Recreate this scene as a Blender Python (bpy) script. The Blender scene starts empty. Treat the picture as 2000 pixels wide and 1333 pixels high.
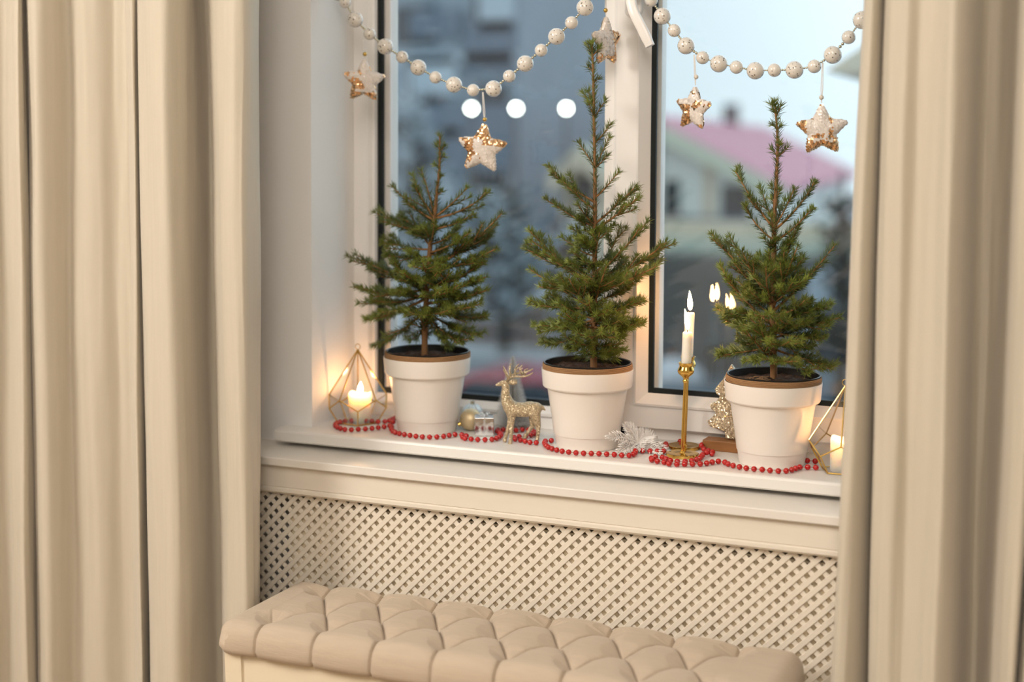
import bpy, math, random
from math import sin, cos, pi, sqrt, radians
from mathutils import Vector, Matrix, noise

SC = bpy.context.scene
COL = SC.collection

# ------------------------------------------------------------------ camera
FPX, PPY = 2778.0, 459.768
YAW, PIT, ROL = radians(23.06929), radians(3.49629), radians(0.29417)
ZC, ZS = 1.2451, 0.80            # camera height, top of the window sill
_f = Vector((-sin(YAW) * cos(PIT), cos(YAW) * cos(PIT), -sin(PIT)))
_r0 = Vector((cos(YAW), sin(YAW), 0))
_u0 = _r0.cross(_f)
_r = _r0 * cos(ROL) + _u0 * sin(ROL)
_u = _u0 * cos(ROL) - _r0 * sin(ROL)
CAM = Vector((0, 0, ZC))
cam_d = bpy.data.cameras.new('camera')
cam = bpy.data.objects.new('camera', cam_d)
COL.objects.link(cam)
cam.matrix_world = Matrix(((_r.x, _u.x, -_f.x, 0), (_r.y, _u.y, -_f.y, 0), (_r.z, _u.z, -_f.z, ZC), (0, 0, 0, 1)))
cam_d.sensor_fit = 'HORIZONTAL'
cam_d.sensor_width = 36
cam_d.lens = FPX * 36 / 2000
cam_d.shift_y = (PPY - 666.5) / 2000
cam_d.clip_start = 0.05
cam_d.clip_end = 500
cam_d.dof.use_dof = True
cam_d.dof.focus_distance = 2.04
cam_d.dof.aperture_fstop = 1.9
SC.camera = cam

# ------------------------------------------------------------------ world, lights, exposure
W = bpy.data.worlds.new('World')
SC.world = W
W.use_nodes = True
bg = W.node_tree.nodes['Background']
bg.inputs[0].default_value = (0.75, 0.895, 1.0, 1)
_n, _l = W.node_tree.nodes, W.node_tree.links
_tc = _n.new('ShaderNodeTexCoord')
_dp = _n.new('ShaderNodeVectorMath')
_dp.operation = 'DOT_PRODUCT'
_dp.inputs[1].default_value = (0.33, 0.908, 0.259)
_l.new(_tc.outputs['Generated'], _dp.inputs[0])
_mr = _n.new('ShaderNodeMapRange')          # the overcast sky grows lighter towards the right, as in view
_mr.interpolation_type = 'SMOOTHSTEP'
_mr.inputs['From Min'].default_value = 0.78
_mr.inputs['From Max'].default_value = 1.0
_mr.inputs['To Min'].default_value = 1.08
_mr.inputs['To Max'].default_value = 2.1
_l.new(_dp.outputs['Value'], _mr.inputs['Value'])
_l.new(_mr.outputs[0], bg.inputs[1])
SC.view_settings.view_transform = 'Standard'
SC.view_settings.look = 'None'
SC.view_settings.exposure = 0.0
SC.view_settings.gamma = 1.0
SC.view_settings.use_curve_mapping = False
SC.cycles.use_denoising = True
SC.cycles.transparent_max_bounces = 24
SC.cycles.max_bounces = 10
SC.cycles.diffuse_bounces = 4
SC.cycles.sample_clamp_indirect = 4.0
SC.cycles.caustics_reflective = False
SC.cycles.caustics_refractive = False


def area(name, loc, target, size, power, col):
    d = bpy.data.lights.new(name, 'AREA')
    d.shape = 'DISK'
    d.size = size
    d.energy = power
    d.color = col
    o = bpy.data.objects.new(name, d)
    COL.objects.link(o)
    o.location = loc
    o.rotation_euler = (Vector(target) - Vector(loc)).to_track_quat('-Z', 'Y').to_euler()
    return o


area('room_lamp', (-2.4, -0.25, 2.3), (-0.7, 1.9, 0.9), 0.9, 45, (1.0, 0.925, 0.83))
area('room_lamp', (0.35, -1.0, 2.35), (-0.7, 1.9, 0.8), 0.9, 20, (1.0, 0.925, 0.83))
area('ceiling_lamp', (-0.4, -0.3, 2.68), (-0.4, -0.3, 0), 1.4, 22, (1.0, 0.925, 0.83))


# ------------------------------------------------------------------ placing helpers
def ray(x, y):
    return _f + _r * ((x - 1000) / FPX) - _u * ((y - PPY) / FPX)


def PY(x, y, Y):
    d = ray(x, y)
    return CAM + d * (Y / d.y)


def PZ(x, y, z=ZS):
    d = ray(x, y)
    return CAM + d * ((z - ZC) / d.z)


def PD(x, y, dist):
    return CAM + ray(x, y) * dist


def ppm(p):
    return FPX / ((p - CAM).dot(_f))


# ------------------------------------------------------------------ materials
def mat(name, col, rough=0.5, metal=0.0, var=0.06, scale=30.0, bump=0.0, bscale=None, stretch=(1, 1, 1), emis=None,
        estr=0.0, sss=0.0, sssr=0.01, spec=0.5, coat=0.0, trans=0.0, objvar=0.0, sheen=0.0):
    m = bpy.data.materials.new(name)
    m.use_nodes = True
    nt = m.node_tree
    N, L = nt.nodes, nt.links
    b = N['Principled BSDF']
    tc = N.new('ShaderNodeTexCoord')
    mp = N.new('ShaderNodeMapping')
    mp.inputs['Scale'].default_value = stretch
    L.new(tc.outputs['Object'], mp.inputs['Vector'])
    nz = N.new('ShaderNodeTexNoise')
    nz.inputs['Scale'].default_value = scale
    nz.inputs['Detail'].default_value = 4
    L.new(mp.outputs[0], nz.inputs['Vector'])
    mr = N.new('ShaderNodeMapRange')
    mr.inputs['To Min'].default_value = 1 - var
    mr.inputs['To Max'].default_value = 1 + var
    L.new(nz.outputs['Fac'], mr.inputs['Value'])
    mx = N.new('ShaderNodeMix')
    mx.data_type = 'RGBA'
    mx.blend_type = 'MULTIPLY'
    mx.inputs['Factor'].default_value = 1
    mx.inputs['A'].default_value = (*col, 1)
    L.new(mr.outputs[0], mx.inputs['B'])
    out = mx.outputs['Result']
    if objvar:
        oi = N.new('ShaderNodeObjectInfo')
        hs = N.new('ShaderNodeHueSaturation')
        m2 = N.new('ShaderNodeMapRange')
        m2.inputs['To Min'].default_value = 1 - objvar
        m2.inputs['To Max'].default_value = 1 + objvar
        L.new(oi.outputs['Random'], m2.inputs['Value'])
        L.new(m2.outputs[0], hs.inputs['Value'])
        L.new(out, hs.inputs['Color'])
        out = hs.outputs[0]
    L.new(out, b.inputs['Base Color'])
    b.inputs['Roughness'].default_value = rough
    b.inputs['Metallic'].default_value = metal
    b.inputs['Specular IOR Level'].default_value = spec
    b.inputs['Coat Weight'].default_value = coat
    b.inputs['Coat Roughness'].default_value = 0.08
    b.inputs['Transmission Weight'].default_value = trans
    b.inputs['Sheen Weight'].default_value = sheen
    if sss:
        b.inputs['Subsurface Weight'].default_value = sss
        b.inputs['Subsurface Radius'].default_value = (1, 0.8, 0.55)
        b.inputs['Subsurface Scale'].default_value = sssr
    if emis:
        b.inputs['Emission Color'].default_value = (*emis, 1)
        b.inputs['Emission Strength'].default_value = estr
    if bump:
        n2 = N.new('ShaderNodeTexNoise')
        n2.inputs['Scale'].default_value = bscale or scale
        n2.inputs['Detail'].default_value = 3
        L.new(mp.outputs[0], n2.inputs['Vector'])
        bp = N.new('ShaderNodeBump')
        bp.inputs['Strength'].default_value = bump
        bp.inputs['Distance'].default_value = 0.002
        L.new(n2.outputs['Fac'], bp.inputs['Height'])
        L.new(bp.outputs[0], b.inputs['Normal'])
    return m


def glitter(name, col, scale, metal=0.6, rough=0.35, amt=0.9, dark=None):
    """flakes: every Voronoi cell is a tiny facet with its own tilt"""
    m = mat(name, col, rough, metal, var=0.1, scale=200)
    N, L = m.node_tree.nodes, m.node_tree.links
    b = N['Principled BSDF']
    tc = N.new('ShaderNodeTexCoord')
    v = N.new('ShaderNodeTexVoronoi')
    v.inputs['Scale'].default_value = scale
    L.new(tc.outputs['Object'], v.inputs['Vector'])
    s = N.new('ShaderNodeVectorMath')
    s.operation = 'SUBTRACT'
    s.inputs[1].default_value = (0.5, 0.5, 0.5)
    L.new(v.outputs['Color'], s.inputs[0])
    k = N.new('ShaderNodeVectorMath')
    k.operation = 'SCALE'
    k.inputs['Scale'].default_value = amt
    L.new(s.outputs[0], k.inputs[0])
    g = N.new('ShaderNodeNewGeometry')
    a = N.new('ShaderNodeVectorMath')
    a.operation = 'ADD'
    L.new(g.outputs['Normal'], a.inputs[0])
    L.new(k.outputs[0], a.inputs[1])
    n = N.new('ShaderNodeVectorMath')
    n.operation = 'NORMALIZE'
    L.new(a.outputs[0], n.inputs[0])
    L.new(n.outputs[0], b.inputs['Normal'])
    if dark:
        v2 = N.new('ShaderNodeTexVoronoi')
        v2.inputs['Scale'].default_value = dark[0]
        L.new(tc.outputs['Object'], v2.inputs['Vector'])
        cr = N.new('ShaderNodeValToRGB')
        cr.color_ramp.elements[0].position = dark[1]
        cr.color_ramp.elements[0].color = (*dark[2], 1)
        cr.color_ramp.elements[1].position = dark[1] + 0.03
        cr.color_ramp.elements[1].color = (*col, 1)
        L.new(v2.outputs['Distance'], cr.inputs['Fac'])
        L.new(cr.outputs[0], b.inputs['Base Color'])
    return m


def thin_glass(name, tint=(1, 1, 1), f0=0.04, rough=0.0):
    m = bpy.data.materials.new(name)
    m.use_nodes = True
    N, L = m.node_tree.nodes, m.node_tree.links
    N.clear()
    o = N.new('ShaderNodeOutputMaterial')
    t = N.new('ShaderNodeBsdfTransparent')
    t.inputs[0].default_value = (*tint, 1)
    g = N.new('ShaderNodeBsdfGlossy')
    g.inputs['Roughness'].default_value = rough
    lw = N.new('ShaderNodeLayerWeight')
    lw.inputs['Blend'].default_value = 0.5
    p = N.new('ShaderNodeMath')
    p.operation = 'POWER'
    p.inputs[1].default_value = 5
    L.new(lw.outputs['Facing'], p.inputs[0])
    q = N.new('ShaderNodeMath')
    q.operation = 'MULTIPLY_ADD'
    q.inputs[1].default_value = 1 - f0
    q.inputs[2].default_value = f0
    L.new(p.outputs[0], q.inputs[0])
    mx = N.new('ShaderNodeMixShader')
    L.new(q.outputs[0], mx.inputs[0])
    L.new(t.outputs[0], mx.inputs[1])
    L.new(g.outputs[0], mx.inputs[2])
    L.new(mx.outputs[0], o.inputs['Surface'])
    return m


def emitter(name, col, strength):
    m = bpy.data.materials.new(name)
    m.use_nodes = True
    N, L = m.node_tree.nodes, m.node_tree.links
    N.clear()
    o = N.new('ShaderNodeOutputMaterial')
    e = N.new('ShaderNodeEmission')
    e.inputs[0].default_value = (*col, 1)
    e.inputs[1].default_value = strength
    L.new(e.outputs[0], o.inputs['Surface'])
    return m


M = {}
M['wall'] = mat('wall_paint', (0.88, 0.87, 0.855), 0.7, var=0.02, scale=8, bump=0.05, bscale=300)
M['ceil'] = mat('ceiling_paint', (0.85, 0.83, 0.80), 0.8, var=0.02)
M['floor'] = mat('floor_boards', (0.42, 0.30, 0.19), 0.4, var=0.2, scale=4, stretch=(1, 12, 1))
M['pvc'] = mat('white_pvc', (0.90, 0.875, 0.85), 0.28, var=0.015, scale=10)
M['sill'] = mat('sill_laminate', (0.82, 0.79, 0.75), 0.35, var=0.02, scale=6)
M['cover'] = mat('cream_painted_wood', (0.82, 0.755, 0.655), 0.42, var=0.03, scale=10, stretch=(1, 6, 6), bump=0.05, bscale=60)
M['board'] = mat('pale_painted_board', (0.82, 0.78, 0.72), 0.4, var=0.03, scale=9, stretch=(1, 9, 9), bump=0.08, bscale=70)
M['slat'] = mat('slat_paint', (0.84, 0.765, 0.655), 0.4, var=0.025, scale=14)
M['radiator'] = mat('radiator_enamel', (0.80, 0.68, 0.49), 0.5, var=0.02)
M['rubber'] = mat('black_rubber', (0.008, 0.012, 0.013), 0.6, var=0.1, spec=0.25)
M['glass'] = thin_glass('window_glass', (0.985, 0.995, 0.99), 0.035)
M['lglass'] = thin_glass('lantern_glass', (1, 1, 1), 0.05)
M['curtain'] = mat('beige_curtain_fabric', (0.600, 0.54, 0.438), 0.75, var=0.05, scale=140, stretch=(1, 1, 0.06), bump=0.12,
                   bscale=900, sheen=0.25)
M['linen'] = mat('taupe_linen', (0.54, 0.44, 0.335), 0.8, var=0.10, scale=160, stretch=(0.12, 1, 1), bump=0.25, bscale=700, sheen=0.2)
M['bench'] = mat('cream_lacquer', (0.82, 0.72, 0.55), 0.35, var=0.02)
M['pot'] = mat('white_ceramic', (0.86, 0.80, 0.735), 0.25, var=0.01, scale=8, spec=0.28)
M['black'] = mat('black_plastic', (0.012, 0.013, 0.014), 0.35, var=0.1)
M['twine'] = mat('jute_twine', (0.36, 0.20, 0.09), 0.85, var=0.3, scale=180, stretch=(1, 1, 6), bump=0.4, bscale=500)
M['soil'] = mat('potting_soil', (0.055, 0.030, 0.018), 0.95, var=0.7, scale=120, bump=1.0, bscale=220)
M['root'] = mat('dry_root', (0.30, 0.17, 0.08), 0.8, var=0.2)
M['bark'] = mat('spruce_bark', (0.25, 0.125, 0.05), 0.85, var=0.3, scale=120, stretch=(1, 1, 0.3), bump=0.5, bscale=200)
M['twig'] = mat('spruce_twig', (0.30, 0.145, 0.05), 0.8, var=0.2, scale=90)
M['needle'] = mat('spruce_needles', (0.100, 0.150, 0.028), 0.5, var=0.4, scale=60, objvar=0.3)
_m = M['needle'].node_tree
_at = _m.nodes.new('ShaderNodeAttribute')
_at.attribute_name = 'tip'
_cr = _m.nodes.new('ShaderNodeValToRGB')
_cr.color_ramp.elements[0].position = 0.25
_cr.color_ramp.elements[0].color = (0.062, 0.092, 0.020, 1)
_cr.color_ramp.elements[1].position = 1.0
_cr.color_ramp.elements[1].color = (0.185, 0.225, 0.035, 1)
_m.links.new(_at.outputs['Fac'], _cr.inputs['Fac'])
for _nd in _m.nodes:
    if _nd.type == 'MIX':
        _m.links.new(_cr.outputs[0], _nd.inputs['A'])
M['brass'] = mat('polished_brass', (0.80, 0.52, 0.13), 0.14, 1.0, var=0.03)
M['gold'] = mat('gold_rod', (0.72, 0.47, 0.13), 0.22, 1.0, var=0.05)
M['wax'] = mat('white_wax', (0.90, 0.82, 0.72), 0.4, var=0.01, sss=0.7, sssr=0.012)
M['waxp'] = mat('ivory_wax', (0.95, 0.86, 0.72), 0.45, var=0.01, sss=1.0, sssr=0.03)
M['wick'] = mat('burnt_wick', (0.02, 0.015, 0.01), 0.9)
M['flame'] = emitter('candle_flame', (1.0, 0.50, 0.19), 150)
M['ball'] = glitter('white_flecked_bead', (0.80, 0.755, 0.69), 60, metal=0.0, rough=0.12, amt=0.0, dark=(200, 0.21, (0.22, 0.19, 0.15)))
M['ball'].node_tree.nodes['Principled BSDF'].inputs['Coat Weight'].default_value = 0.6
M['silver'] = mat('silver_bead', (0.62, 0.58, 0.44), 0.2, 1.0, var=0.05)
M['thread'] = mat('white_thread', (0.8, 0.78, 0.75), 0.8)
M['wbead'] = mat('cream_wood_bead', (0.75, 0.68, 0.58), 0.5)
M['starcloth'] = mat('star_cloth', (0.74, 0.64, 0.54), 0.8, var=0.06, scale=300)
M['wseq'] = mat('white_sequins', (0.84, 0.77, 0.71), 0.3, 0.0, var=0.05, scale=400, coat=0.4)
M['gseq'] = mat('gold_sequins', (0.95, 0.62, 0.36), 0.24, 1.0, var=0.1, scale=400)
M['red'] = mat('red_pearl', (0.46, 0.004, 0.003), 0.18, 0.0, var=0.05, coat=0.4, spec=0.5)
M['redthread'] = mat('red_thread', (0.35, 0.06, 0.05), 0.7)
M['deer'] = glitter('champagne_glitter', (0.60, 0.48, 0.31), 850, metal=0.45, rough=0.3, amt=1.25)
M['bauble'] = mat('champagne_satin', (0.70, 0.56, 0.34), 0.42, 0.5, var=0.08, scale=30)
M['ice'] = mat('frosted_glass', (0.72, 0.80, 0.84), 0.15, 0.2, var=0.12, scale=40, stretch=(1, 1, 5))
M['foil'] = mat('silver_foil', (0.80, 0.80, 0.80), 0.12, 1.0, var=0.03, bump=0.15, bscale=60)
M['ribbon'] = mat('silver_ribbon', (0.85, 0.88, 0.90), 0.2, 0.8)
M['brush'] = mat('frosted_bristle', (0.74, 0.74, 0.72), 0.5, 0.0, var=0.25, scale=60)
M['brushtip'] = mat('frosted_tip', (0.78, 0.79, 0.80), 0.5, 0.1, var=0.2, scale=60)
M['lace'] = mat('white_glitter_lace', (0.85, 0.82, 0.79), 0.3, 0.05, var=0.1, scale=300, coat=0.5)
M['steel'] = mat('clip_steel', (0.45, 0.42, 0.38), 0.3, 1.0)
M['gtree'] = glitter('gold_glitter_glass', (0.68, 0.57, 0.40), 600, metal=0.5, rough=0.22, amt=1.2)
M['wood'] = mat('stained_wood', (0.27, 0.115, 0.035), 0.45, var=0.35, scale=25, stretch=(1, 8, 8))


# ------------------------------------------------------------------ mesh builder
class MB:
    def __init__(s):
        s.v, s.f = [], []

    def add(s, vs, fs):
        o = len(s.v)
        s.v += [tuple(p) for p in vs]
        s.f += [tuple(i + o for i in f) for f in fs]

    def box(s, x0, x1, y0, y1, z0, z1):
        s.add([(x0, y0, z0), (x1, y0, z0), (x1, y1, z0), (x0, y1, z0), (x0, y0, z1), (x1, y0, z1), (x1, y1, z1), (x0, y1, z1)],
              [(0, 3, 2, 1), (4, 5, 6, 7), (0, 1, 5, 4), (1, 2, 6, 5), (2, 3, 7, 6), (3, 0, 4, 7)])
        return s

    def prism(s, poly, off):
        """polygon (list of Vectors) extruded by the vector off"""
        n = len(poly)
        a = [Vector(p) for p in poly]
        s.add(a + [p + Vector(off) for p in a],
              [tuple(range(n - 1, -1, -1)), tuple(range(n, 2 * n))] + [(i, (i + 1) % n, n + (i + 1) % n, n + i) for i in range(n)])
        return s

    def tube(s, pts, rad, n=8, cap=True):
        pts = [Vector(p) for p in pts]
        if not hasattr(rad, '__len__'):
            rad = [rad] * len(pts)
        ref = None
        vs, fs = [], []
        for i, p in enumerate(pts):
            d = (pts[min(i + 1, len(pts) - 1)] - pts[max(i - 1, 0)])
            d = d.normalized() if d.length > 1e-9 else Vector((0, 0, 1))
            if ref is None:
                ref = d.orthogonal().normalized()
            ref = (ref - d * ref.dot(d))
            ref = ref.normalized() if ref.length > 1e-6 else d.orthogonal().normalized()
            b = d.cross(ref)
            for k in range(n):
                a = 2 * pi * k / n
                vs.append(p + (ref * cos(a) + b * sin(a)) * rad[i])
        for i in range(len(pts) - 1):
            for k in range(n):
                fs.append((i * n + k, i * n + (k + 1) % n, (i + 1) * n + (k + 1) % n, (i + 1) * n + k))
        if cap:
            fs.append(tuple(range(n - 1, -1, -1)))
            fs.append(tuple(range((len(pts) - 1) * n, len(pts) * n)))
        s.add(vs, fs)
        return s

    def lathe(s, prof, n=32, c=(0, 0, 0), tilt=None):
        c = Vector(c)
        vs, fs = [], []
        for r, z in prof:
            for k in range(n):
                a = 2 * pi * k / n
                p = Vector((r * cos(a), r * sin(a), z))
                if tilt:
                    p = p + Vector((tilt[0] * z, tilt[1] * z, 0))
                vs.append(c + p)
        for i in range(len(prof) - 1):
            for k in range(n):
                fs.append((i * n + k, i * n + (k + 1) % n, (i + 1) * n + (k + 1) % n, (i + 1) * n + k))
        if prof[0][0] > 1e-6:
            fs.append(tuple(range(n - 1, -1, -1)))
        if prof[-1][0] > 1e-6:
            fs.append(tuple(range((len(prof) - 1) * n, len(prof) * n)))
        s.add(vs, fs)
        return s

    def ball(s, c, r, seg=16, rings=10, sc=(1, 1, 1)):
        c = Vector(c)
        vs = [c + Vector((0, 0, r * sc[2]))]
        fs = []
        for i in range(1, rings):
            t = pi * i / rings
            for k in range(seg):
                a = 2 * pi * k / seg
                vs.append(c + Vector((r * sin(t) * cos(a) * sc[0], r * sin(t) * sin(a) * sc[1], r * cos(t) * sc[2])))
        vs.append(c - Vector((0, 0, r * sc[2])))
        for k in range(seg):
            fs.append((0, 1 + k, 1 + (k + 1) % seg))
        for i in range(rings - 2):
            for k in range(seg):
                a, b = 1 + i * seg, 1 + (i + 1) * seg
                fs.append((a + k, b + k, b + (k + 1) % seg, a + (k + 1) % seg))
        e = len(vs) - 1
        b = 1 + (rings - 2) * seg
        for k in range(seg):
            fs.append((e, b + (k + 1) % seg, b + k))
        s.add(vs, fs)
        return s

    def mesh(s, name, m=None, smooth=False, origin=None):
        me = bpy.data.meshes.new(name)
        vs = s.v
        if origin is not None:
            o = Vector(origin)
            vs = [(p[0] - o.x, p[1] - o.y, p[2] - o.z) for p in s.v]
        me.from_pydata(vs, [], s.f)
        if m:
            me.materials.append(M[m] if isinstance(m, str) else m)
        if smooth:
            me.polygons.foreach_set('use_smooth', [True] * len(me.polygons))
            if smooth != 'all':
                try:
                    me.set_sharp_from_angle(angle=radians(38 if smooth is True else smooth))
                except Exception:
                    pass
        if hasattr(s, 'tips'):
            at = me.attributes.new('tip', 'FLOAT', 'POINT')
            at.data.foreach_set('value', s.tips)
        me.update()
        return me

    def build(s, name, m, parent=None, smooth=False, origin=None, bevel=0.0):
        """geometry is given in world coordinates; the object sits at origin (or the parent's origin)"""
        po = parent.matrix_basis.translation if parent is not None else Vector((0, 0, 0))
        if parent is not None and parent.parent is not None:
            po = po + parent.parent.matrix_basis.translation
        org = Vector(origin) if origin is not None else po
        o = bpy.data.objects.new(name, s.mesh(name, m, smooth, org))
        COL.objects.link(o)
        if parent is not None:
            o.parent = parent
        o.location = org - po
        if bevel:
            b = o.modifiers.new('bevel', 'BEVEL')
            b.width = bevel
            b.segments = 2
            b.limit_method = 'ANGLE'
            b.harden_normals = False
        return o


def tag(o, label=None, cat=None, group=None, kind=None):
    if label:
        o['label'] = label
    if cat:
        o['category'] = cat
    if group:
        o['group'] = group
    if kind:
        o['kind'] = kind
    return o


def thing(name, loc, label, cat, group=None, kind=None):
    o = bpy.data.objects.new(name, None)
    COL.objects.link(o)
    o.location = loc
    o.empty_display_size = 0.02
    return tag(o, label, cat, group, kind)


def inst(name, me, loc, parent, rot=None, scale=None):
    o = bpy.data.objects.new(name, me)
    COL.objects.link(o)
    o.parent = parent
    po = parent.matrix_basis.translation
    o.location = Vector(loc) - po
    if rot is not None:
        o.rotation_euler = rot
    if scale is not None:
        o.scale = (scale, scale, scale) if not hasattr(scale, '__len__') else scale
    return o


def crom(pts, n):
    """Catmull-Rom through Vectors, n steps per span"""
    P = [Vector(p) for p in pts]
    out = []
    for i in range(len(P) - 1):
        a, b, c, d = P[max(i - 1, 0)], P[i], P[i + 1], P[min(i + 2, len(P) - 1)]
        for k in range(n):
            t = k / n
            out.append(0.5 * (2 * b + (c - a) * t + (2 * a - 5 * b + 4 * c - d) * t * t + (3 * b - a - 3 * c + d) * t ** 3))
    out.append(P[-1])
    return out


def resample(pts, step):
    out = [pts[0].copy()]
    acc = 0.0
    for a, b in zip(pts, pts[1:]):
        L = (b - a).length
        if L < 1e-9:
            continue
        t = step - acc
        while t <= L:
            out.append(a.lerp(b, t / L))
            t += step
        acc = L - (t - step)
    return out


# ------------------------------------------------------------------ the room
FZ, CZ = 0.12, 2.75                      # floor, ceiling
YW, YF = 1.942, 2.076                    # wall face, window frame face
XL, XR = -1.172, 0.12                    # window opening
ZT = 2.25
YO = 2.128                                # outer face of the wall

m = MB()
m.box(-3.2, XL, YW, YO, FZ, CZ).box(XR, 2.2, YW, YO, FZ, CZ).box(XL, XR, YW, YO, ZT, CZ).box(XL, XR, YW, YO, FZ, ZS - 0.021)
tag(m.build('wall_front', 'wall'), 'white painted window wall with a deep reveal around the window', kind='structure')
tag(MB().box(-3.3, -3.2, -2.7, YO, FZ, CZ).build('wall_left', 'wall'), 'plain white side wall left of the window wall', kind='structure')
tag(MB().box(2.2, 2.3, -2.7, YO, FZ, CZ).build('wall_right', 'wall'), 'plain white side wall right of the window wall', kind='structure')
tag(MB().box(-3.3, 2.3, -2.8, -2.7, FZ, CZ).build('wall_back', 'wall'), 'plain white wall opposite the window', kind='structure')
tag(MB().box(-3.3, 2.3, -2.8, YO, FZ - 0.1, FZ).build('floor', 'floor'), 'brown wooden floor under bench and curtains', kind='structure')
tag(MB().box(-3.3, 2.3, -2.8, YO, CZ, CZ + 0.1).build('ceiling', 'ceil'), 'plain white ceiling of the room', kind='structure')


# ------------------------------------------------------------------ windows
def ring(x0, x1, z0, z1, prof):
    """picture-frame moulding: prof is a list of (inset, y) pairs, mitred round the rectangle"""
    mb = MB()
    n = len(prof)
    vs, fs = [], []
    for (sx, sz, X, Z) in ((1, 1, x0, z0), (-1, 1, x1, z0), (-1, -1, x1, z1), (1, -1, x0, z1)):
        for i, y in prof:
            vs.append((X + sx * i, y, Z + sz * i))
    for c in range(4):
        d = (c + 1) % 4
        for i in range(n):
            j = (i + 1) % n
            fs.append((c * n + i, d * n + i, d * n + j, c * n + j))
    mb.add(vs, fs)
    return mb


XM0, XM1 = -0.7305, -0.707
w1 = thing('window_1', (-0.95, 2.1, ZS), 'fixed left window light with white frame and black seal', None, kind='structure')
# outer frame of the left light: left post, bottom rail, centre post, top rail
f1 = MB()
f1.box(XL, -1.131, YF, 2.126, ZS, ZT).box(XM0, XM1 + 0.03, YF, 2.126, ZS, ZT).box(-1.131, XM0, YF, 2.126, ZS, 0.829).box(-1.131, XM0, YF, 2.126, ZT - 0.06, ZT)
f1.build('frame', 'pvc', w1, bevel=0.0015)
ring(-1.1465, XM0 + 0.026, 0.8205, ZT - 0.05, [(0, YF + 0.001), (0.001, YF - 0.005), (0.006, YF - 0.006), (0.016, YF + 0.006), (0.0165, YF + 0.02), (0, YF + 0.02)]).build('glazing_bead', 'pvc', w1)
ring(-1.131, XM0 + 0.012, 0.8365, ZT - 0.062, [(0, YF + 0.008), (0.0085, YF + 0.010), (0.0085, YF + 0.017), (0, YF + 0.017)]).build('gasket', 'rubber', w1)
ring(-1.131, XM0 + 0.018, 0.8200, ZT - 0.062, [(0.0, 2.099), (0.0165, 2.099), (0.0165, 2.126), (0, 2.126)]).build('outer_bead', 'pvc', w1)
MB().box(-1.123, XM0 + 0.01, 2.1055, 2.1085, 0.84, ZT - 0.064).build('pane', 'glass', w1)
MB().box(-1.123, XM0 + 0.01, 2.1195, 2.1225, 0.84, ZT - 0.064).build('pane', 'glass', w1)

SX1 = 0.075
w2 = thing('window_2', (-0.3, 2.1, ZS), 'right opening sash with white lever handle and black seal', None, kind='structure')
fr = MB()
fr.box(XM0 + 0.028, XR, YF, 2.126, ZS, 0.826).box(SX1 - 0.02, XR, YF, 2.126, 0.826, ZT).box(XM0 + 0.028, SX1, YF, 2.126, ZT - 0.05, ZT)
fr.build('frame', 'pvc', w2, bevel=0.001)
YS = 2.060
ring(XM1, SX1, 0.8195, ZT - 0.03, [(0, YS + 0.001), (0.0012, YS), (0.034, YS), (0.034, 2.122), (0, 2.122)]).build('sash', 'pvc', w2)
ring(XM1 + 0.034, SX1 - 0.034, 0.8535, ZT - 0.064, [(0, YS), (0.0005, YS - 0.003), (0.004, YS - 0.004), (0.0185, YS + 0.012), (0.0185, YS + 0.03), (0, YS + 0.03)]).build('glazing_bead', 'pvc', w2)
ring(XM1 + 0.0525, SX1 - 0.05, 0.872, ZT - 0.08, [(0, YS + 0.012), (0.0075, YS + 0.014), (0.0075, YS + 0.02), (0, YS + 0.02)]).build('gasket', 'rubber', w2)
ring(XM1 + 0.034, SX1 - 0.034, 0.8425, ZT - 0.064, [(0, 2.099), (0.0265, 2.099), (0.0265, 2.122), (0, 2.122)]).build('outer_bead', 'pvc', w2)
MB().box(XM1 + 0.04, SX1 - 0.04, 2.0925, 2.0955, 0.862, ZT - 0.07).build('pane', 'glass', w2)
MB().box(XM1 + 0.04, SX1 - 0.04, 2.1065, 2.1095, 0.862, ZT - 0.07).build('pane', 'glass', w2)
# handle on the sash post: plate, neck, slanting lever
ha = PY(1238, -8, YS - 0.006)
hp = MB()
n = 24
hp.prism([(ha.x + 0.0135 * cos(2 * pi * k / n), YS - 0.011, ha.z + (0.033 if sin(2 * pi * k / n) > 0 else -0.033) * 0.6 + 0.0135 * sin(2 * pi * k / n)) for k in range(n)], (0, 0.0115, 0))
hpo = hp.build('handle', 'pvc', w2, smooth=True, bevel=0.002)
lv = [PY(1232, -22, YS - 0.05), PY(1233, 4, YS - 0.055), PY(1240, 28, YS - 0.058), PY(1256, 60, YS - 0.058), PY(1270, 90, YS - 0.056)]
lm = MB()
lm.tube([(ha.x, YS - 0.01, ha.z), (ha.x, YS - 0.05, ha.z)], 0.0085, 16)
lc = crom(lv, 6)
vs, fs = [], []
for i, p in enumerate(lc):
    d = (lc[min(i + 1, len(lc) - 1)] - lc[max(i - 1, 0)]).normalized()
    sd = d.cross(Vector((0, 1, 0))).normalized()
    hw = 0.0075 if i < len(lc) - 3 else 0.0068
    for a in range(12):
        t = 2 * pi * a / 12
        ca, sa = cos(t), sin(t)
        ca = math.copysign(abs(ca) ** 0.55, ca)
        sa = math.copysign(abs(sa) ** 0.55, sa)
        vs.append(p + sd * hw * ca + Vector((0, 0.0055, 0)) * sa)
for i in range(len(lc) - 1):
    for k in range(12):
        fs.append((i * 12 + k, i * 12 + (k + 1) % 12, (i + 1) * 12 + (k + 1) % 12, (i + 1) * 12 + k))
fs += [tuple(range(11, -1, -1)), tuple(range(12 * (len(lc) - 1), 12 * len(lc)))]
lm.add(vs, fs)
lm.build('lever', 'pvc', hpo, smooth=True)

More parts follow.
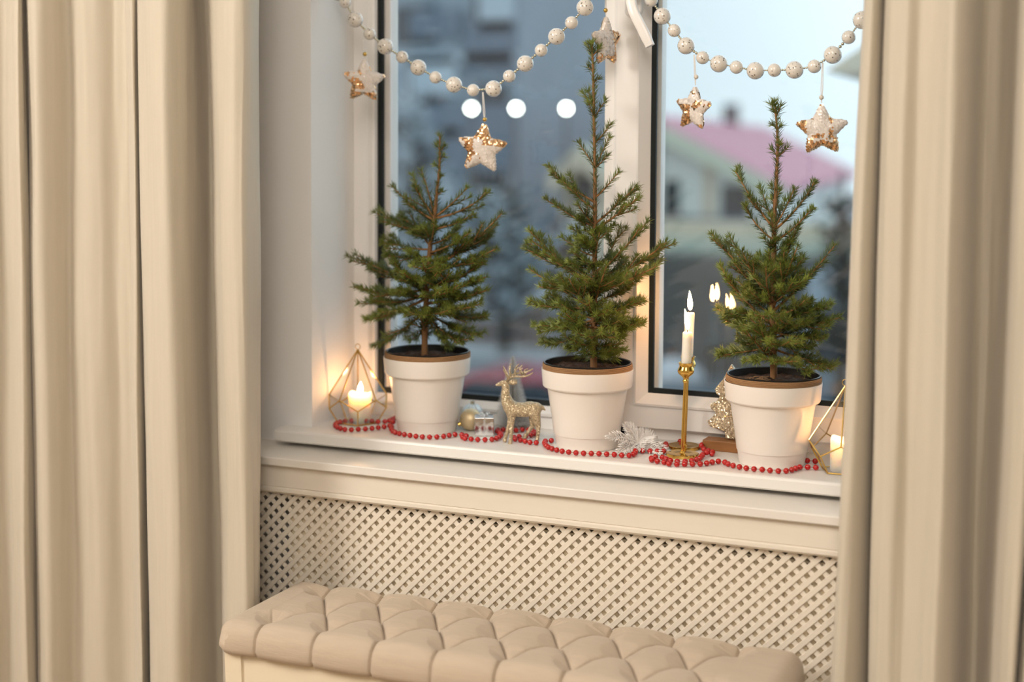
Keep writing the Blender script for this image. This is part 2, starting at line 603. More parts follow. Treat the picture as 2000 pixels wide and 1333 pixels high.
# ------------------------------------------------------------------ sill and radiator cover
YSF, SXL = 1.8995, -1.2155
sm = MB()
sm.prism([(SXL, YSF + 0.004, ZS), (SXL, YSF + 0.0012, ZS - 0.0012), (SXL, YSF, ZS - 0.004), (SXL, YSF, ZS - 0.0165), (SXL, YSF + 0.0025, ZS - 0.019),
          (SXL, YW, ZS - 0.019), (SXL, YW, ZS)], (0.17 - SXL, 0, 0))
sm.box(XL, XR, YW, YF + 0.02, ZS - 0.019, ZS - 0.00001)
tag(sm.build('window_sill', 'sill', bevel=0.0), 'long white window sill board carrying the pots and candles', 'window sill')

ZSH = 0.773
YL = 1.852
rc = thing('radiator_cover', (-0.7, 1.88, FZ), 'cream wooden radiator cover with diagonal lattice below the sill', 'radiator cover')
X0, X1 = -1.42, 0.42
tb = MB()
tb.prism([(X0, 1.8295, ZSH), (X0, 1.8281, ZSH - 0.0015), (X0, 1.8281, ZSH - 0.0115), (X0, 1.8295, ZSH - 0.013), (X0, YW, ZSH - 0.013), (X0, YW, ZSH)], (X1 - X0, 0, 0))
tb.build('top_board', 'board', rc)
fb = MB()
fb.prism([(X0, 1.8385, 0.761), (X0, 1.8385, 0.7265), (X0, 1.8400, 0.7255), (X0, 1.8385, 0.7245), (X0, 1.8375, 0.7235), (X0, 1.8375, 0.7185), (X0, 1.8415, 0.7149), (X0, 1.849, 0.7149), (X0, 1.849, 0.761)], (X1 - X0, 0, 0))
fb.build('front_board', 'cover', rc)
bb = MB().box(X0, X1, 1.838, 1.858, FZ, FZ + 0.07)
bb.build('bottom_board', 'cover', rc)
MB().box(X0, X0 + 0.018, 1.838, YW, FZ, 0.76).build('side_panel', 'cover', rc)
MB().box(X1 - 0.018, X1, 1.838, YW, FZ, 0.76).build('side_panel', 'cover', rc)
# lattice: every slat is a part; the rhombus grid was read off the holes
PS = 0.0195
xh0 = PY(500 + 102 / 5.553, 940 + 180 / 5.553, YL).x           # centre of one hole
zh0 = PY(500 + 102 / 5.553, 940 + 180 / 5.553, YL).z
SW, ST = 0.0073, 0.0015
ZB, ZTp = 0.36, 0.722
LXa, LXb = -1.24, -0.235


def slat(c, sgn, y0):
    # line z - sgn*x = c clipped to the panel
    pts = []
    xa, xb = (LXa, LXb)
    for x in (xa, xb):
        z = c + sgn * x
        if ZB <= z <= ZTp:
            pts.append((x, z))
    for z in (ZB, ZTp):
        x = (z - c) * sgn
        if xa < x < xb:
            pts.append((x, z))
    if len(pts) < 2:
        return None
    pts.sort()
    (ax, az), (bx, bz) = pts[0], pts[-1]
    if math.hypot(bx - ax, bz - az) < 0.02:
        return None
    d = Vector((bx - ax, 0, bz - az)).normalized()
    nn = Vector((-d.z, 0, d.x)) * (SW / 2)
    e = 0.0006
    y1 = y0 + ST
    prof = [(-1, y1), (-1, y0 + e), (-1 + 0.14, y0), (1 - 0.14, y0), (1, y0 + e), (1, y1)]
    mb = MB()
    mb.prism([Vector((ax, y, az)) + nn * s for s, y in prof], Vector((bx - ax, 0, bz - az)))
    return mb


for sgn, yy in ((1, YL - 0.0016), (-1, YL + 0.0)):
    c0 = (zh0 - sgn * xh0) + PS / 2
    for k in range(-80, 160):
        mb = slat(c0 + (k - 60) * PS, sgn, yy)
        if mb:
            mb.build('slat', 'slat', rc)

rd = thing('radiator', (-0.55, 1.88, FZ), 'pale panel radiator half seen through the diagonal lattice', 'radiator')
rm = MB()
x = -1.165
rm.box(-1.165, 0.3, 1.8585, 1.885, 0.25, 0.697)
rm.build('panel', 'radiator', rd, bevel=0.004)
while x < 0.28:
    MB().prism([(x + 0.004, 1.8585, 0.27), (x + 0.007, 1.8560, 0.27), (x + 0.038, 1.8560, 0.27), (x + 0.041, 1.8585, 0.27)], (0, 0, 0.41)).build('rib', 'radiator', rd)
    x += 0.045
MB().box(-1.16, 0.29, 1.862, 1.93, 0.698, 0.701).build('top_grille', 'radiator', rd)


# ------------------------------------------------------------------ curtains
def curtain(label, pts, seed):
    """pts: (px at y=100, px at y=1250, depth Y) fold line in plan, lofted from floor to above the window"""
    pts = [(a, b, (1.80 + (Y - 1.80) * 1.3) if (a < 400 or a > 1740) else Y) for a, b, Y in pts]
    top = crom([PY(a, 100, Y) for a, b, Y in pts], 12)
    bot = crom([PY(b, 1250, Y) for a, b, Y in pts], 12)
    za, zb = top[0].z, bot[0].z
    rows = 60
    vs, fs = [], []
    n = len(top)
    mb = MB()
    for j in range(rows + 1):
        z = FZ + 0.004 + (2.55 - FZ) * j / rows
        for i in range(n):
            A, B = top[i], bot[i]
            t = (z - B.z) / (A.z - B.z)
            t = max(-0.35, min(1.5, t))
            p = B.lerp(A, t)
            w = 0.0035 * noise.noise(Vector((i * 0.05 + seed, z * 2.2, seed * 1.7))) + 0.002 * noise.noise(Vector((i * 0.16, z * 4.5, seed)))
            vs.append((p.x + w * 0.6, p.y + w * 1.5, z))
    for j in range(rows):
        for i in range(n - 1):
            a = j * n + i
            fs.append((a, a + 1, a + n + 1, a + n))
    mb.add(vs, fs)
    o = mb.build('curtain', 'curtain', smooth='all')
    sol = o.modifiers.new('thick', 'SOLIDIFY')
    sol.thickness = 0.0018
    sol.offset = 0
    return tag(o, label, 'curtain', 'pair of window curtains')


curtain('beige floor-length curtain hanging in soft folds left of the window and bench',
        [(-330, -320, 1.745), (-280, -270, 1.70), (-200, -190, 1.77), (-120, -108, 1.70), (-60, -45, 1.72), (-10, 8, 1.757), (18, 34, 1.742), (34, 51, 1.728), (46, 63, 1.742), (57, 74, 1.762),
         (60, 77, 1.766), (55, 72, 1.752), (72, 88, 1.735), (100, 116, 1.748), (130, 146, 1.772), (160, 176, 1.769), (190, 206, 1.774), (225, 242, 1.79), (250, 268, 1.793),
         (254, 272, 1.79), (247, 265, 1.765), (256, 274, 1.738), (267, 285, 1.752), (280, 298, 1.782), (284, 303, 1.784), (271, 291, 1.75), (285, 305, 1.722), (320, 338, 1.705),
         (350, 366, 1.722), (374, 391, 1.752), (402, 422, 1.782), (428, 450, 1.795), (434, 456, 1.79), (412, 436, 1.752), (428, 450, 1.722), (452, 470, 1.706), (478, 488, 1.715), (498, 500, 1.745),
         (506, 506, 1.775), (504, 504, 1.80)], 1.3)
curtain('beige floor-length curtain hanging in deep folds right of the window',
        [(1745, 1690, 1.815), (1712, 1655, 1.80), (1687, 1628, 1.772), (1688, 1630, 1.745), (1704, 1650, 1.738), (1722, 1680, 1.765), (1742, 1712, 1.808), (1748, 1718, 1.808),
         (1727, 1699, 1.758), (1740, 1710, 1.728), (1768, 1735, 1.738), (1800, 1766, 1.746), (1832, 1798, 1.730), (1862, 1826, 1.712), (1886, 1852, 1.728), (1899, 1868, 1.762), (1915, 1885, 1.80), (1945, 1905, 1.81),
         (1972, 1925, 1.79), (1990, 1940, 1.752), (2010, 1960, 1.722), (2050, 1980, 1.71), (2075, 1986, 1.735), (2085, 1992, 1.795), (2092, 1998, 1.80), (2082, 1990, 1.755), (2110, 2020, 1.71), (2180, 2100, 1.72), (2230, 2160, 1.79),
         (2300, 2240, 1.72), (2380, 2330, 1.78)], 7.1)

# ------------------------------------------------------------------ tufted bench
BX0, BX1, BY0, BY1 = -1.122, -0.354, 1.598, 1.818
bench = thing('bench', ((BX0 + BX1) / 2, (BY0 + BY1) / 2, FZ), 'low cream bench with deep-buttoned taupe linen cushion', 'bench')
BP = 0.0883
RX0 = -1.0575                              # x of first button in the outer rows
RY = [1.782, 1.716, 1.645]                 # rows of buttons back to front
ZTOP, ZBOT = 0.598, 0.5535


def tuft(x, y):
    """0 at a button, 1 on top of a puff, creases along the pleats"""
    b0, b2 = RY[0], RY[2]
    half = (b0 - b2) / 2
    u = (x - RX0) / BP
    lastu = 7.0
    if y > b0 or y < b2:
        e = (y - b0) if y > b0 else (b2 - y)
        s = abs(sin(pi * u))
        if u < -0.5 or u > lastu + 0.5:
            s = 1
        crease = s ** 0.2
        near = math.hypot(min(abs(u - round(max(0, min(lastu, u)))), 1) * BP, e)
        dimple = min(1, near / 0.024) ** 0.8
        return min(crease, 0.25 + 0.75 * crease) * 0.8 * (0.35 + 0.65 * dimple) + 0.2 * dimple
    v = (b0 - y) / half                     # 0, 1, 2 on the three rows
    a, b = u + v / 2, u - v / 2
    if u < 0 or u > lastu:
        # outside the button field at the two ends: smooth puff up to the pleat
        k = -u if u < 0 else u - lastu
        vv = abs(v - 1)
        edge = (1 - vv) * 0.5
        s = 1.0
        uu = 0 if u < 0 else lastu
        d = min(math.hypot((u - uu) * BP, y - b0), math.hypot((u - uu) * BP, y - b2), math.hypot((u - uu) * BP - 0 * 1, 99))
        dm = min(1, d / 0.03) ** 0.8
        if k < 0.5:
            aa = abs(sin(pi * a)) * abs(sin(pi * b))
            cr = 1 - (1 - aa ** 0.2) * max(0, 1 - k * 5)
            return cr * (0.3 + 0.7 * dm)
        return 0.3 + 0.7 * dm
    c1, c2 = abs(sin(pi * a)), abs(sin(pi * b))
    crease = (c1 * c2) ** 0.17
    ia, ib = round(a), round(b)
    # nearest button
    best = 9
    for row in (0, 1, 2):
        off = 0.5 if row == 1 else 0
        k = round(u - off) + off
        best = min(best, math.hypot((u - k) * BP, y - RY[row]))
    dm = min(1, best / 0.03) ** 0.75
    return crease * (0.45 + 0.55 * dm)


def seam(x, y):
    """distance to the nearest stitched pleat"""
    u = (x - RX0) / BP
    b0, b2 = RY[0], RY[2]
    if y > b0 or y < b2:
        if u < -0.4 or u > 7.4:
            return 1.0
        return abs(u - round(u)) * BP
    if u < 0 or u > 7:
        return 1.0
    v = (b0 - y) / ((b0 - b2) / 2)
    a, b = u + v / 2, u - v / 2
    return min(abs(a - round(a)), abs(b - round(b))) * BP * 0.85


def spaced(a, b, n, r):
    """parameters dense near both ends (for the rounded rim)"""
    out = []
    k = 9
    for i in range(k):
        out.append(a + r * (1 - cos(0.5 * pi * i / k)))
    for i in range(n + 1):
        out.append(a + r + (b - a - 2 * r) * i / n)
    for i in range(k - 1, -1, -1):
        out.append(b - r * (1 - cos(0.5 * pi * i / k)))
    return out


RR = 0.024
xs = spaced(BX0, BX1, 600, RR)
ys = spaced(BY0, BY1, 170, RR)
cm = MB()
vs, fs = [], []
nx, ny = len(xs), len(ys)
for y in ys:
    for x in xs:
        ex, ey = min(x - BX0, BX1 - x), min(y - BY0, BY1 - y)
        cx, cy = max(0, 1 - ex / RR), max(0, 1 - ey / RR)
        c = min(1, sqrt(cx * cx + cy * cy)) if cx and cy else max(cx, cy)
        drop = RR * (1 - sqrt(max(0, 1 - c * c)))
        dep = 0.0195 * (1 - tuft(x, y)) + 0.0035 * math.exp(-(seam(x, y) / 0.0015) ** 2)
        up = sqrt(max(0, 1 - c * c))
        ox = (1 if x < (BX0 + BX1) / 2 else -1) * cx
        oy = (1 if y < (BY0 + BY1) / 2 else -1) * cy
        crown = 0.004 * (1 - ((x - (BX0 + BX1) / 2) / (BX1 - BX0) * 2) ** 2)
        # round the corners in plan
        px, py = x, y
        if cx and cy:
            q = sqrt(cx * cx + cy * cy)
            if q > 1:
                px = x + (1 if ox > 0 else -1) * RR * cx * (1 - 1 / q)
                py = y + (1 if oy > 0 else -1) * RR * cy * (1 - 1 / q)
        vs.append((px + ox * dep * 0.55, py + oy * dep * 0.55, ZTOP + crown * up - drop - dep * (0.25 + 0.75 * up)))
for j in range(ny - 1):
    for i in range(nx - 1):
        a = j * nx + i
        fs.append((a, a + 1, a + nx + 1, a + nx))
loop = [i for i in range(nx)] + [j * nx + nx - 1 for j in range(1, ny)] + [(ny - 1) * nx + i for i in range(nx - 2, -1, -1)] + [j * nx for j in range(ny - 2, 0, -1)]
n0 = len(vs)
cxm, cym = (BX0 + BX1) / 2, (BY0 + BY1) / 2
for lev, (dz, ins) in enumerate(((0.55, -0.0015), (1.0, 0.003), (1.05, 0.012))):
    for i in loop:
        x, y, z = vs[i]
        zz = z + (ZBOT - z) * min(1, dz) - (0.001 if dz > 1 else 0)
        sx = ins * (1 if x < cxm else -1) if min(x - BX0, BX1 - x) < 0.03 else 0
        sy = ins * (1 if y < cym else -1) if min(y - BY0, BY1 - y) < 0.03 else 0
        vs.append((x + sx, y + sy, zz))
nl = len(loop)
for lev in range(3):
    for k in range(nl):
        a = loop[k] if lev == 0 else n0 + (lev - 1) * nl + k
        b = loop[(k + 1) % nl] if lev == 0 else n0 + (lev - 1) * nl + (k + 1) % nl
        fs.append((a, n0 + lev * nl + k, n0 + lev * nl + (k + 1) % nl, b))
fs.append(tuple(n0 + 2 * nl + k for k in range(nl)))
cm.add(vs, fs)
cm.build('cushion', 'linen', bench, smooth='all')
ap = MB()
ap.box(BX0 + 0.03, BX1 - 0.03, BY0 + 0.016, BY0 + 0.032, 0.40, 0.553)
ap.build('apron', 'bench', bench, bevel=0.002)
MB().box(BX0 + 0.03, BX1 - 0.03, BY1 - 0.03, BY1 - 0.016, 0.40, 0.553).build('apron', 'bench', bench, bevel=0.002)
for xx in (BX0 + 0.014, BX1 - 0.03):
    MB().box(xx, xx + 0.016, BY0 + 0.03, BY1 - 0.03, 0.40, 0.553).build('apron', 'bench', bench, bevel=0.002)
for sx in (0, 1):
    for sy in (0, 1):
        x0 = BX0 + 0.010 if sx == 0 else BX1 - 0.010
        y0 = BY0 + 0.012 if sy == 0 else BY1 - 0.012
        dx, dy = (1 if sx == 0 else -1), (1 if sy == 0 else -1)
        lg = MB()
        prof = [(0.5525, 0.0, 0.026), (0.50, 0.001, 0.026), (0.45, -0.004, 0.028), (0.40, -0.006, 0.03), (0.33, 0.0, 0.028), (0.22, 0.005, 0.022), (FZ, -0.004, 0.02)]
        vs, fs = [], []
        for z, o, w in prof:
            a0, a1 = x0 + dx * o, x0 + dx * (o + w)
            b0, b1 = y0 + dy * o, y0 + dy * (o + w)
            vs += [(a0, b0, z), (a1, b0, z), (a1, b1, z), (a0, b1, z)]
        for i in range(len(prof) - 1):
            for k in range(4):
                fs.append((i * 4 + k, i * 4 + (k + 1) % 4, i * 4 + 4 + (k + 1) % 4, i * 4 + 4 + k))
        fs += [(3, 2, 1, 0), tuple(range(len(vs) - 4, len(vs)))]
        lg.add(vs, fs)
        lg.build('leg', 'bench', bench)


# ------------------------------------------------------------------ potted spruces
def needles_mesh(samples, rnd):
    """samples: (point, direction, length scale)"""
    vs, fs = [], []
    tips = []
    for p, d, s, tv in samples:
        tips += [tv] * 7
        o = d.orthogonal().normalized()
        b = d.cross(o)
        a = rnd.uniform(0, 2 * pi)
        rad = o * cos(a) + b * sin(a) + Vector((0, 0, 0.25))
        rad = (rad - d * rad.dot(d) * 0.6).normalized()
        nd = (d * rnd.uniform(0.45, 0.95) + rad * rnd.uniform(0.6, 0.85)).normalized()
        L = rnd.uniform(0.0095, 0.0150) * s
        w = 0.00040
        q = nd.orthogonal().normalized()
        q2 = nd.cross(q)
        i = len(vs)
        mid = p + nd * L * 0.45 + Vector((0, 0, 0.0004))
        vs += [p + q * w * 0.7, p - q * w * 0.35 + q2 * w * 0.6, p - q * w * 0.35 - q2 * w * 0.6,
               mid + q * w * 1.2, mid - q * w * 0.6 + q2 * w, mid - q * w * 0.6 - q2 * w, p + nd * L + Vector((0, 0, 0.0009))]
        fs += [(i, i + 1, i + 4, i + 3), (i + 1, i + 2, i + 5, i + 4), (i + 2, i, i + 3, i + 5), (i + 3, i + 4, i + 6), (i + 4, i + 5, i + 6), (i + 5, i + 3, i + 6)]
    mb = MB()
    mb.v, mb.f = [tuple(v) for v in vs], fs
    mb.tips = tips
    return mb


def sample_path(pts, rnd, dens, s=1.0, start=0.0, t0=0.0):
    out = []
    nn = len(pts) - 1
    for i in range(len(pts) - 1):
        a, b = pts[i], pts[i + 1]
        L = (b - a).length
        if (i + 0.5) / (len(pts) - 1) < start:
            continue
        d = (b - a).normalized()
        for k in range(max(1, int(L * dens + rnd.random()))):
            out.append((a.lerp(b, rnd.random()), d, s, t0 + (1 - t0) * (i + rnd.random()) / nn + rnd.uniform(-.15, .15)))
    d = (pts[-1] - pts[-2]).normalized()
    for k in range(14):                      # bud of young needles at the tip
        out.append((pts[-1] - d * rnd.uniform(0, 0.004), (d + Vector((rnd.uniform(-.4, .4), rnd.uniform(-.4, .4), rnd.uniform(-.2, .5)))).normalized(), 0.75 * s, 1.0))
    return out


def limb(a, b, rnd, sag=0.06, n=7):
    d = b - a
    L = d.length
    side = Vector((rnd.uniform(-1, 1), rnd.uniform(-1, 1), 0)) * L * 0.035
    return [a + d * (k / n) + Vector((0, 0, -sag * L * 4 * (k / n) * (1 - k / n))) + side * 4 * (k / n) * (1 - k / n) for k in range(n + 1)]


def spruce(cx, yb, rim_cfg, label, conv, trunk, branches, seed, fill, dens=1550, soil_c=0.0):
    rnd = random.Random(seed)
    fp = PZ(cx, yb)
    g = Vector((fp.x, fp.y, 0)).normalized()
    c = Vector((fp.x, fp.y, 0)) + g * 0.0455
    C = Vector((c.x, c.y, ZS))
    t = thing('potted_spruce', C, label, 'potted tree', 'potted spruces on the sill')
    tl = rim_cfg                               # slight lean of the inner pot
    prof = [(0.0, 0.001), (0.0445, 0.0), (0.0460, 0.0015), (0.0507, 0.03), (0.0555, 0.06), (0.0600, 0.0885), (0.0603, 0.0895), (0.0655, 0.0905), (0.0668, 0.0925), (0.0688, 0.1165), (0.0686, 0.1178),
            (0.0676, 0.1178), (0.0672, 0.1165), (0.0655, 0.095), (0.058, 0.086), (0.05, 0.02), (0.0, 0.02)]
    MB().lathe([(r, z) for r, z in prof], 64, C).build('pot', 'pot', t, smooth=22)
    ip = MB().lathe([(0.0575, 0.09), (0.0650, 0.118), (0.0655, 0.1262), (0.0660, 0.1272), (0.0650, 0.1278), (0.0636, 0.1268), (0.0628, 0.112), (0.06, 0.10)], 64, C, tl)
    ip.f = [f for f in ip.f if len(f) == 4]
    ip.build('nursery_pot', 'black', t, smooth=True)
    tw = MB()
    for k in range(4):
        z = 0.1180 + k * 0.0021
        tw.tube([C + Vector((0.0662 * cos(a), 0.0662 * sin(a), z)) + Vector((tl[0] * z, tl[1] * z, 0)) + Vector((0, 0, 0.0002 * sin(5 * a + k))) for a in [2 * pi * i / 72 for i in range(73)]], 0.00125, 6, cap=False)
    tw.build('twine_wrap', 'twine', t, smooth='all')
    # soil
    so = MB()
    vs, fs = [C + Vector((0, 0, 0.119))], []
    for i in range(1, 13):
        r = 0.0632 * i / 12
        for k in range(48):
            a = 2 * pi * k / 48
            h = 0.1165 + 0.005 * noise.noise(Vector((r * cos(a) * 90, r * sin(a) * 90, seed))) + 0.003 * noise.noise(Vector((r * cos(a) * 260, r * sin(a) * 260, seed))) + 0.004 * (1 - i / 12)
            vs.append(C + Vector((r * cos(a), r * sin(a), h)))
    for k in range(48):
        fs.append((0, 1 + k, 1 + (k + 1) % 48))
    for i in range(11):
        for k in range(48):
            a = 1 + i * 48
            fs.append((a + k, a + 48 + k, a + 48 + (k + 1) % 48, a + (k + 1) % 48))
    so.add(vs, fs)
    so.build('soil', 'soil', t)
    if soil_c:
        for k in range(7):
            a = rnd.uniform(0, 2 * pi)
            q = C + Vector((-0.012 + rnd.uniform(-.02, .02), -0.03 + rnd.uniform(-.012, .012), 0.1225))
            MB().tube(crom([q, q + Vector((rnd.uniform(-.012, .012), rnd.uniform(-.006, .006), 0.004)), q + Vector((rnd.uniform(-.03, .03), rnd.uniform(-.012, .012), 0.0))], 5), 0.0005, 5).build('root', 'root', t, smooth='all')
    # trunk
    Yt = C.y
    tp = [PY(*conv(x, y), Yt) for x, y in trunk]
    tp[0].z = min(tp[0].z, ZS + 0.117)
    tpts = crom(tp, 8)
    n = len(tpts)
    rad = [0.0042 * (1 - i / (n - 1)) ** 0.9 + 0.0011 for i in range(n)]
    MB().tube(tpts, rad, 10).build('trunk', 'bark', t, smooth='all')
    tn = sample_path(tpts[int(n * 0.45):], rnd, 1600, 1.0)
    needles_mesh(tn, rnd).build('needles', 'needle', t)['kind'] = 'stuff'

    def on_trunk(z):
        for a, b in zip(tpts, tpts[1:]):
            if a.z <= z <= b.z:
                return a.lerp(b, (z - a.z) / max(1e-6, b.z - a.z))
        return tpts[0] if z < tpts[0].z else tpts[-1]

    def add_branch(a, b, ntw, dn=dens):
        L = (b - a).length
        pts = limb(a, b, rnd, sag=rnd.uniform(0.03, 0.08) if L > 0.05 else 0.02)
        r0 = 0.0008 + 0.014 * L
        r0 = min(r0, 0.0024)
        mb = MB()
        mb.tube(pts, [r0 * (1 - 0.65 * k / (len(pts) - 1)) for k in range(len(pts))], 6)
        sm_ = sample_path(pts, rnd, dn, 1.0, 0.12 if L > 0.05 else 0.0)
        for k in range(ntw):
            tt = rnd.uniform(0.28, 0.82)
            i = int(tt * (len(pts) - 1))
            q = pts[i].lerp(pts[i + 1], rnd.random())
            d = (pts[i + 1] - pts[i]).normalized()
            sdv = d.cross(Vector((0, 0, 1)))
            sdv = sdv.normalized() if sdv.length > 0.1 else Vector((1, 0, 0))
            sg = 1 if k % 2 else -1
            ln = (0.018 + 0.42 * L * (1 - tt)) * rnd.uniform(0.7, 1.1)
            ln = min(ln, 0.05)
            e = q + (d * 0.8 + sdv * sg * rnd.uniform(0.45, 0.8) + Vector((0, 0, rnd.uniform(-0.15, 0.3)))).normalized() * ln
            # stay on the room side of the glass
            if e.y > 2.082:
                e.y = 2.082
            tpz = limb(q, e, rnd, 0.03, 4)
            mb.tube(tpz, [r0 * 0.5, r0 * 0.5, r0 * 0.42, r0 * 0.35, r0 * 0.3], 5)
            sm_ += sample_path(tpz, rnd, dn, 0.92, 0.0, 0.35)
        br = mb.build('branch', 'twig', t, smooth='all')
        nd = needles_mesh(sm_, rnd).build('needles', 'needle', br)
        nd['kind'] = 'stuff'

    for bd in branches:
        bx, by, tx, ty = bd[:4]
        dy = bd[4] if len(bd) > 4 else rnd.uniform(-0.03, 0.03)
        a = on_trunk(PY(*conv(bx, by), Yt).z)
        b = PY(*conv(tx, ty), min(2.080, Yt + dy))
        L = (b - a).length
        ntw = bd[5] if len(bd) > 5 else (0 if L < 0.05 else int(L * 62))
        add_branch(a, b, ntw)
    z0, z1 = tpts[0].z, tpts[-1].z
    for k in range(fill[0]):
        h = rnd.uniform(0.07, fill[1])
        a = on_trunk(z0 + (z1 - z0) * h)
        ang = rnd.uniform(0, 2 * pi)
        ln = fill[2] * (1 - 0.75 * h / fill[1]) * rnd.uniform(0.65, 1.0)
        v = Vector((cos(ang), sin(ang) * 0.8, rnd.uniform(0.15, 0.9))).normalized() * ln
        b = a + v
        b.y = min(b.y, 2.078)
        b.z = max(b.z, ZS + 0.135)
        add_branch(a, b, 3)
    return t


c1 = lambda x, y: (690 + x / 3.03, 250 + y / 3.03)
c2 = lambda x, y: (1020 + x / 4.166, 400 + y / 4.166)
u2 = lambda x, y: (x / 3.807 * 4.166, (70 + y / 3.807 - 400) * 4.166)   # upper crop expressed in the lower one
c3 = lambda x, y: (1380 + x / 2.38, 190 + y / 2.38)

spruce(834, 852, (0.01, 0.0), 'bushy potted spruce, shortest of the three, beside the left glass lantern', c1,
       [(422, 1315), (425, 1150), (440, 900), (455, 700), (480, 530), (495, 380), (510, 230), (512, 45)],
       [(508, 130, 488, 100, 0, 0), (508, 140, 540, 105, 0, 0), (510, 185, 540, 165, 0, 0), (505, 235, 482, 218, 0, 0), (500, 300, 520, 280, 0, 0), (495, 400, 530, 375, 0, 0),
        (482, 525, 403, 250, .0, 0), (470, 540, 350, 275, .03, 1), (470, 535, 358, 345, -.02, 1), (465, 545, 228, 345, .0, 2), (485, 530, 672, 355, .0, 1), (485, 535, 806, 380, .02, 2), (480, 600, 712, 510, .0, 2),
        (470, 640, 150, 485, .02, 6), (465, 630, 262, 525, .03, 3), (465, 690, 480, 562, -.05, 0), (465, 690, 578, 632, -.03, 1), (455, 720, 185, 655, .0, 5), (455, 760, 185, 742, -.02, 5), (455, 700, 330, 500, .03, 3),
        (450, 830, 880, 505, .0, 9), (450, 850, 850, 712, -.01, 8), (450, 790, 825, 605, .04, 7), (452, 760, 645, 560, .03, 3), (450, 740, 690, 620, -.03, 4),
        (440, 930, 12, 745, .0, 9), (440, 950, 40, 950, -.02, 8), (438, 980, 75, 1025, .01, 8), (436, 1010, 65, 1130, .0, 8), (440, 920, 120, 815, .02, 6), (440, 960, 235, 790, -.04, 5),
        (440, 950, 772, 792, .0, 8), (440, 990, 790, 880, .02, 8), (438, 1040, 795, 960, -.02, 9), (436, 1060, 790, 1112, .0, 9), (434, 1080, 748, 1225, .01, 9), (430, 1090, 640, 1270, -.02, 8), (430, 1110, 575, 1300, .02, 6),
        (430, 1080, 130, 1290, .0, 7), (428, 1120, 375, 1255, .03, 3), (440, 860, 410, 790, -.09, 3), (440, 880, 500, 850, -.08, 3), (438, 980, 505, 965, -.09, 3), (435, 1060, 380, 1105, -.08, 4), (440, 930, 570, 860, -.07, 5), (438, 1010, 620, 930, -.06, 6),
        (436, 1060, 700, 1060, -.05, 8), (436, 1050, 560, 1080, -.08, 5), (440, 930, 300, 860, -.07, 5), (438, 1000, 260, 960, -.06, 6), (436, 1050, 270, 1090, -.05, 6)],
       11, (22, 0.62, 0.095))
spruce(1146, 884, (0.0, 0.0), 'tallest potted spruce standing in front of the window post', c2,
       [(580, 1300), (583, 1100), (585, 900), (590, 600), (590, 300), (592, 0), u2(540, 1000), u2(535, 700), u2(525, 200), u2(508, 60)],
       [u2(525, 150) + u2(480, 62) + (0, 0), u2(525, 150) + u2(577, 85) + (0, 0), u2(525, 120) + u2(520, 55) + (-.01, 0), u2(527, 260) + u2(488, 230) + (0, 0), u2(530, 350) + u2(572, 312) + (0, 0), u2(532, 530) + u2(448, 422) + (0, 0),
        u2(532, 530) + u2(485, 405) + (.01, 0), u2(535, 610) + u2(618, 478) + (0, 0), u2(535, 600) + u2(492, 500) + (-.02, 0), u2(540, 800) + u2(658, 652) + (0, 0), u2(540, 975) + u2(418, 795) + (0, 0), u2(545, 975) + u2(650, 750) + (.0, 0), u2(545, 985) + u2(628, 890) + (-.02, 0),
        u2(540, 1240) + u2(192, 965) + (.0, 4), u2(540, 1290) + u2(300, 1075) + (-.03, 2), u2(540, 1210) + u2(720, 1010) + (.0, 0), u2(545, 1420) + u2(235, 1238) + (.0, 3), u2(545, 1400) + u2(845, 1120) + (.0, 3), u2(545, 1440) + u2(868, 1195) + (-.02, 3),
        (590, 170, 450, 0, -.03, 1), (590, 330, 438, 190, .0, 1), (590, 420, 375, 285, .01, 2), (590, 640, 78, 215, .0, 8), (590, 660, 42, 295, .02, 7), (590, 540, 400, 380, -.02, 1), (590, 530, 402, 485, .0, 2),
        (592, 470, 632, 215, -.03, 2), (592, 560, 795, 185, .06, 3), (592, 580, 1022, 135, .01, 4), (590, 660, 1175, 305, .0, 7), (590, 690, 1130, 455, .02, 7), (588, 720, 1095, 500, -.05, 6), (590, 600, 850, 470, .04, 5),
        (588, 740, 62, 525, .0, 8), (588, 760, 290, 600, -.05, 5), (586, 840, 65, 785, .0, 8), (584, 940, 90, 985, .0, 9), (582, 1010, 185, 1130, .0, 8), (586, 860, 378, 600, -.07, 4), (588, 820, 690, 490, -.06, 3),
        (586, 890, 990, 780, .0, 8), (585, 930, 992, 960, .01, 8), (583, 1000, 872, 1010, .0, 7), (582, 1080, 828, 1080, .0, 6), (580, 1140, 755, 1190, .0, 5), (580, 1180, 700, 1235, -.02, 4), (580, 1230, 500, 1190, -.04, 2), (580, 1220, 665, 1195, -.04, 2), (580, 1250, 510, 1245, .02, 2), (580, 1240, 650, 1255, .02, 2), (580, 1130, 400, 1170, .0, 5), (580, 1120, 420, 1105, -.07, 4),
        (583, 1060, 540, 1055, -.09, 3), (584, 1000, 795, 940, -.05, 5), (586, 900, 545, 775, -.09, 3), (584, 1000, 345, 875, -.08, 5), (583, 1050, 645, 1035, -.09, 3), (586, 860, 250, 740, .02, 6), (588, 740, 440, 590, -.06, 3), (586, 800, 880, 650, .02, 6), (584, 960, 700, 850, -.06, 4), (584, 960, 330, 1010, -.05, 5)],
       23, (28, 0.44, 0.088))
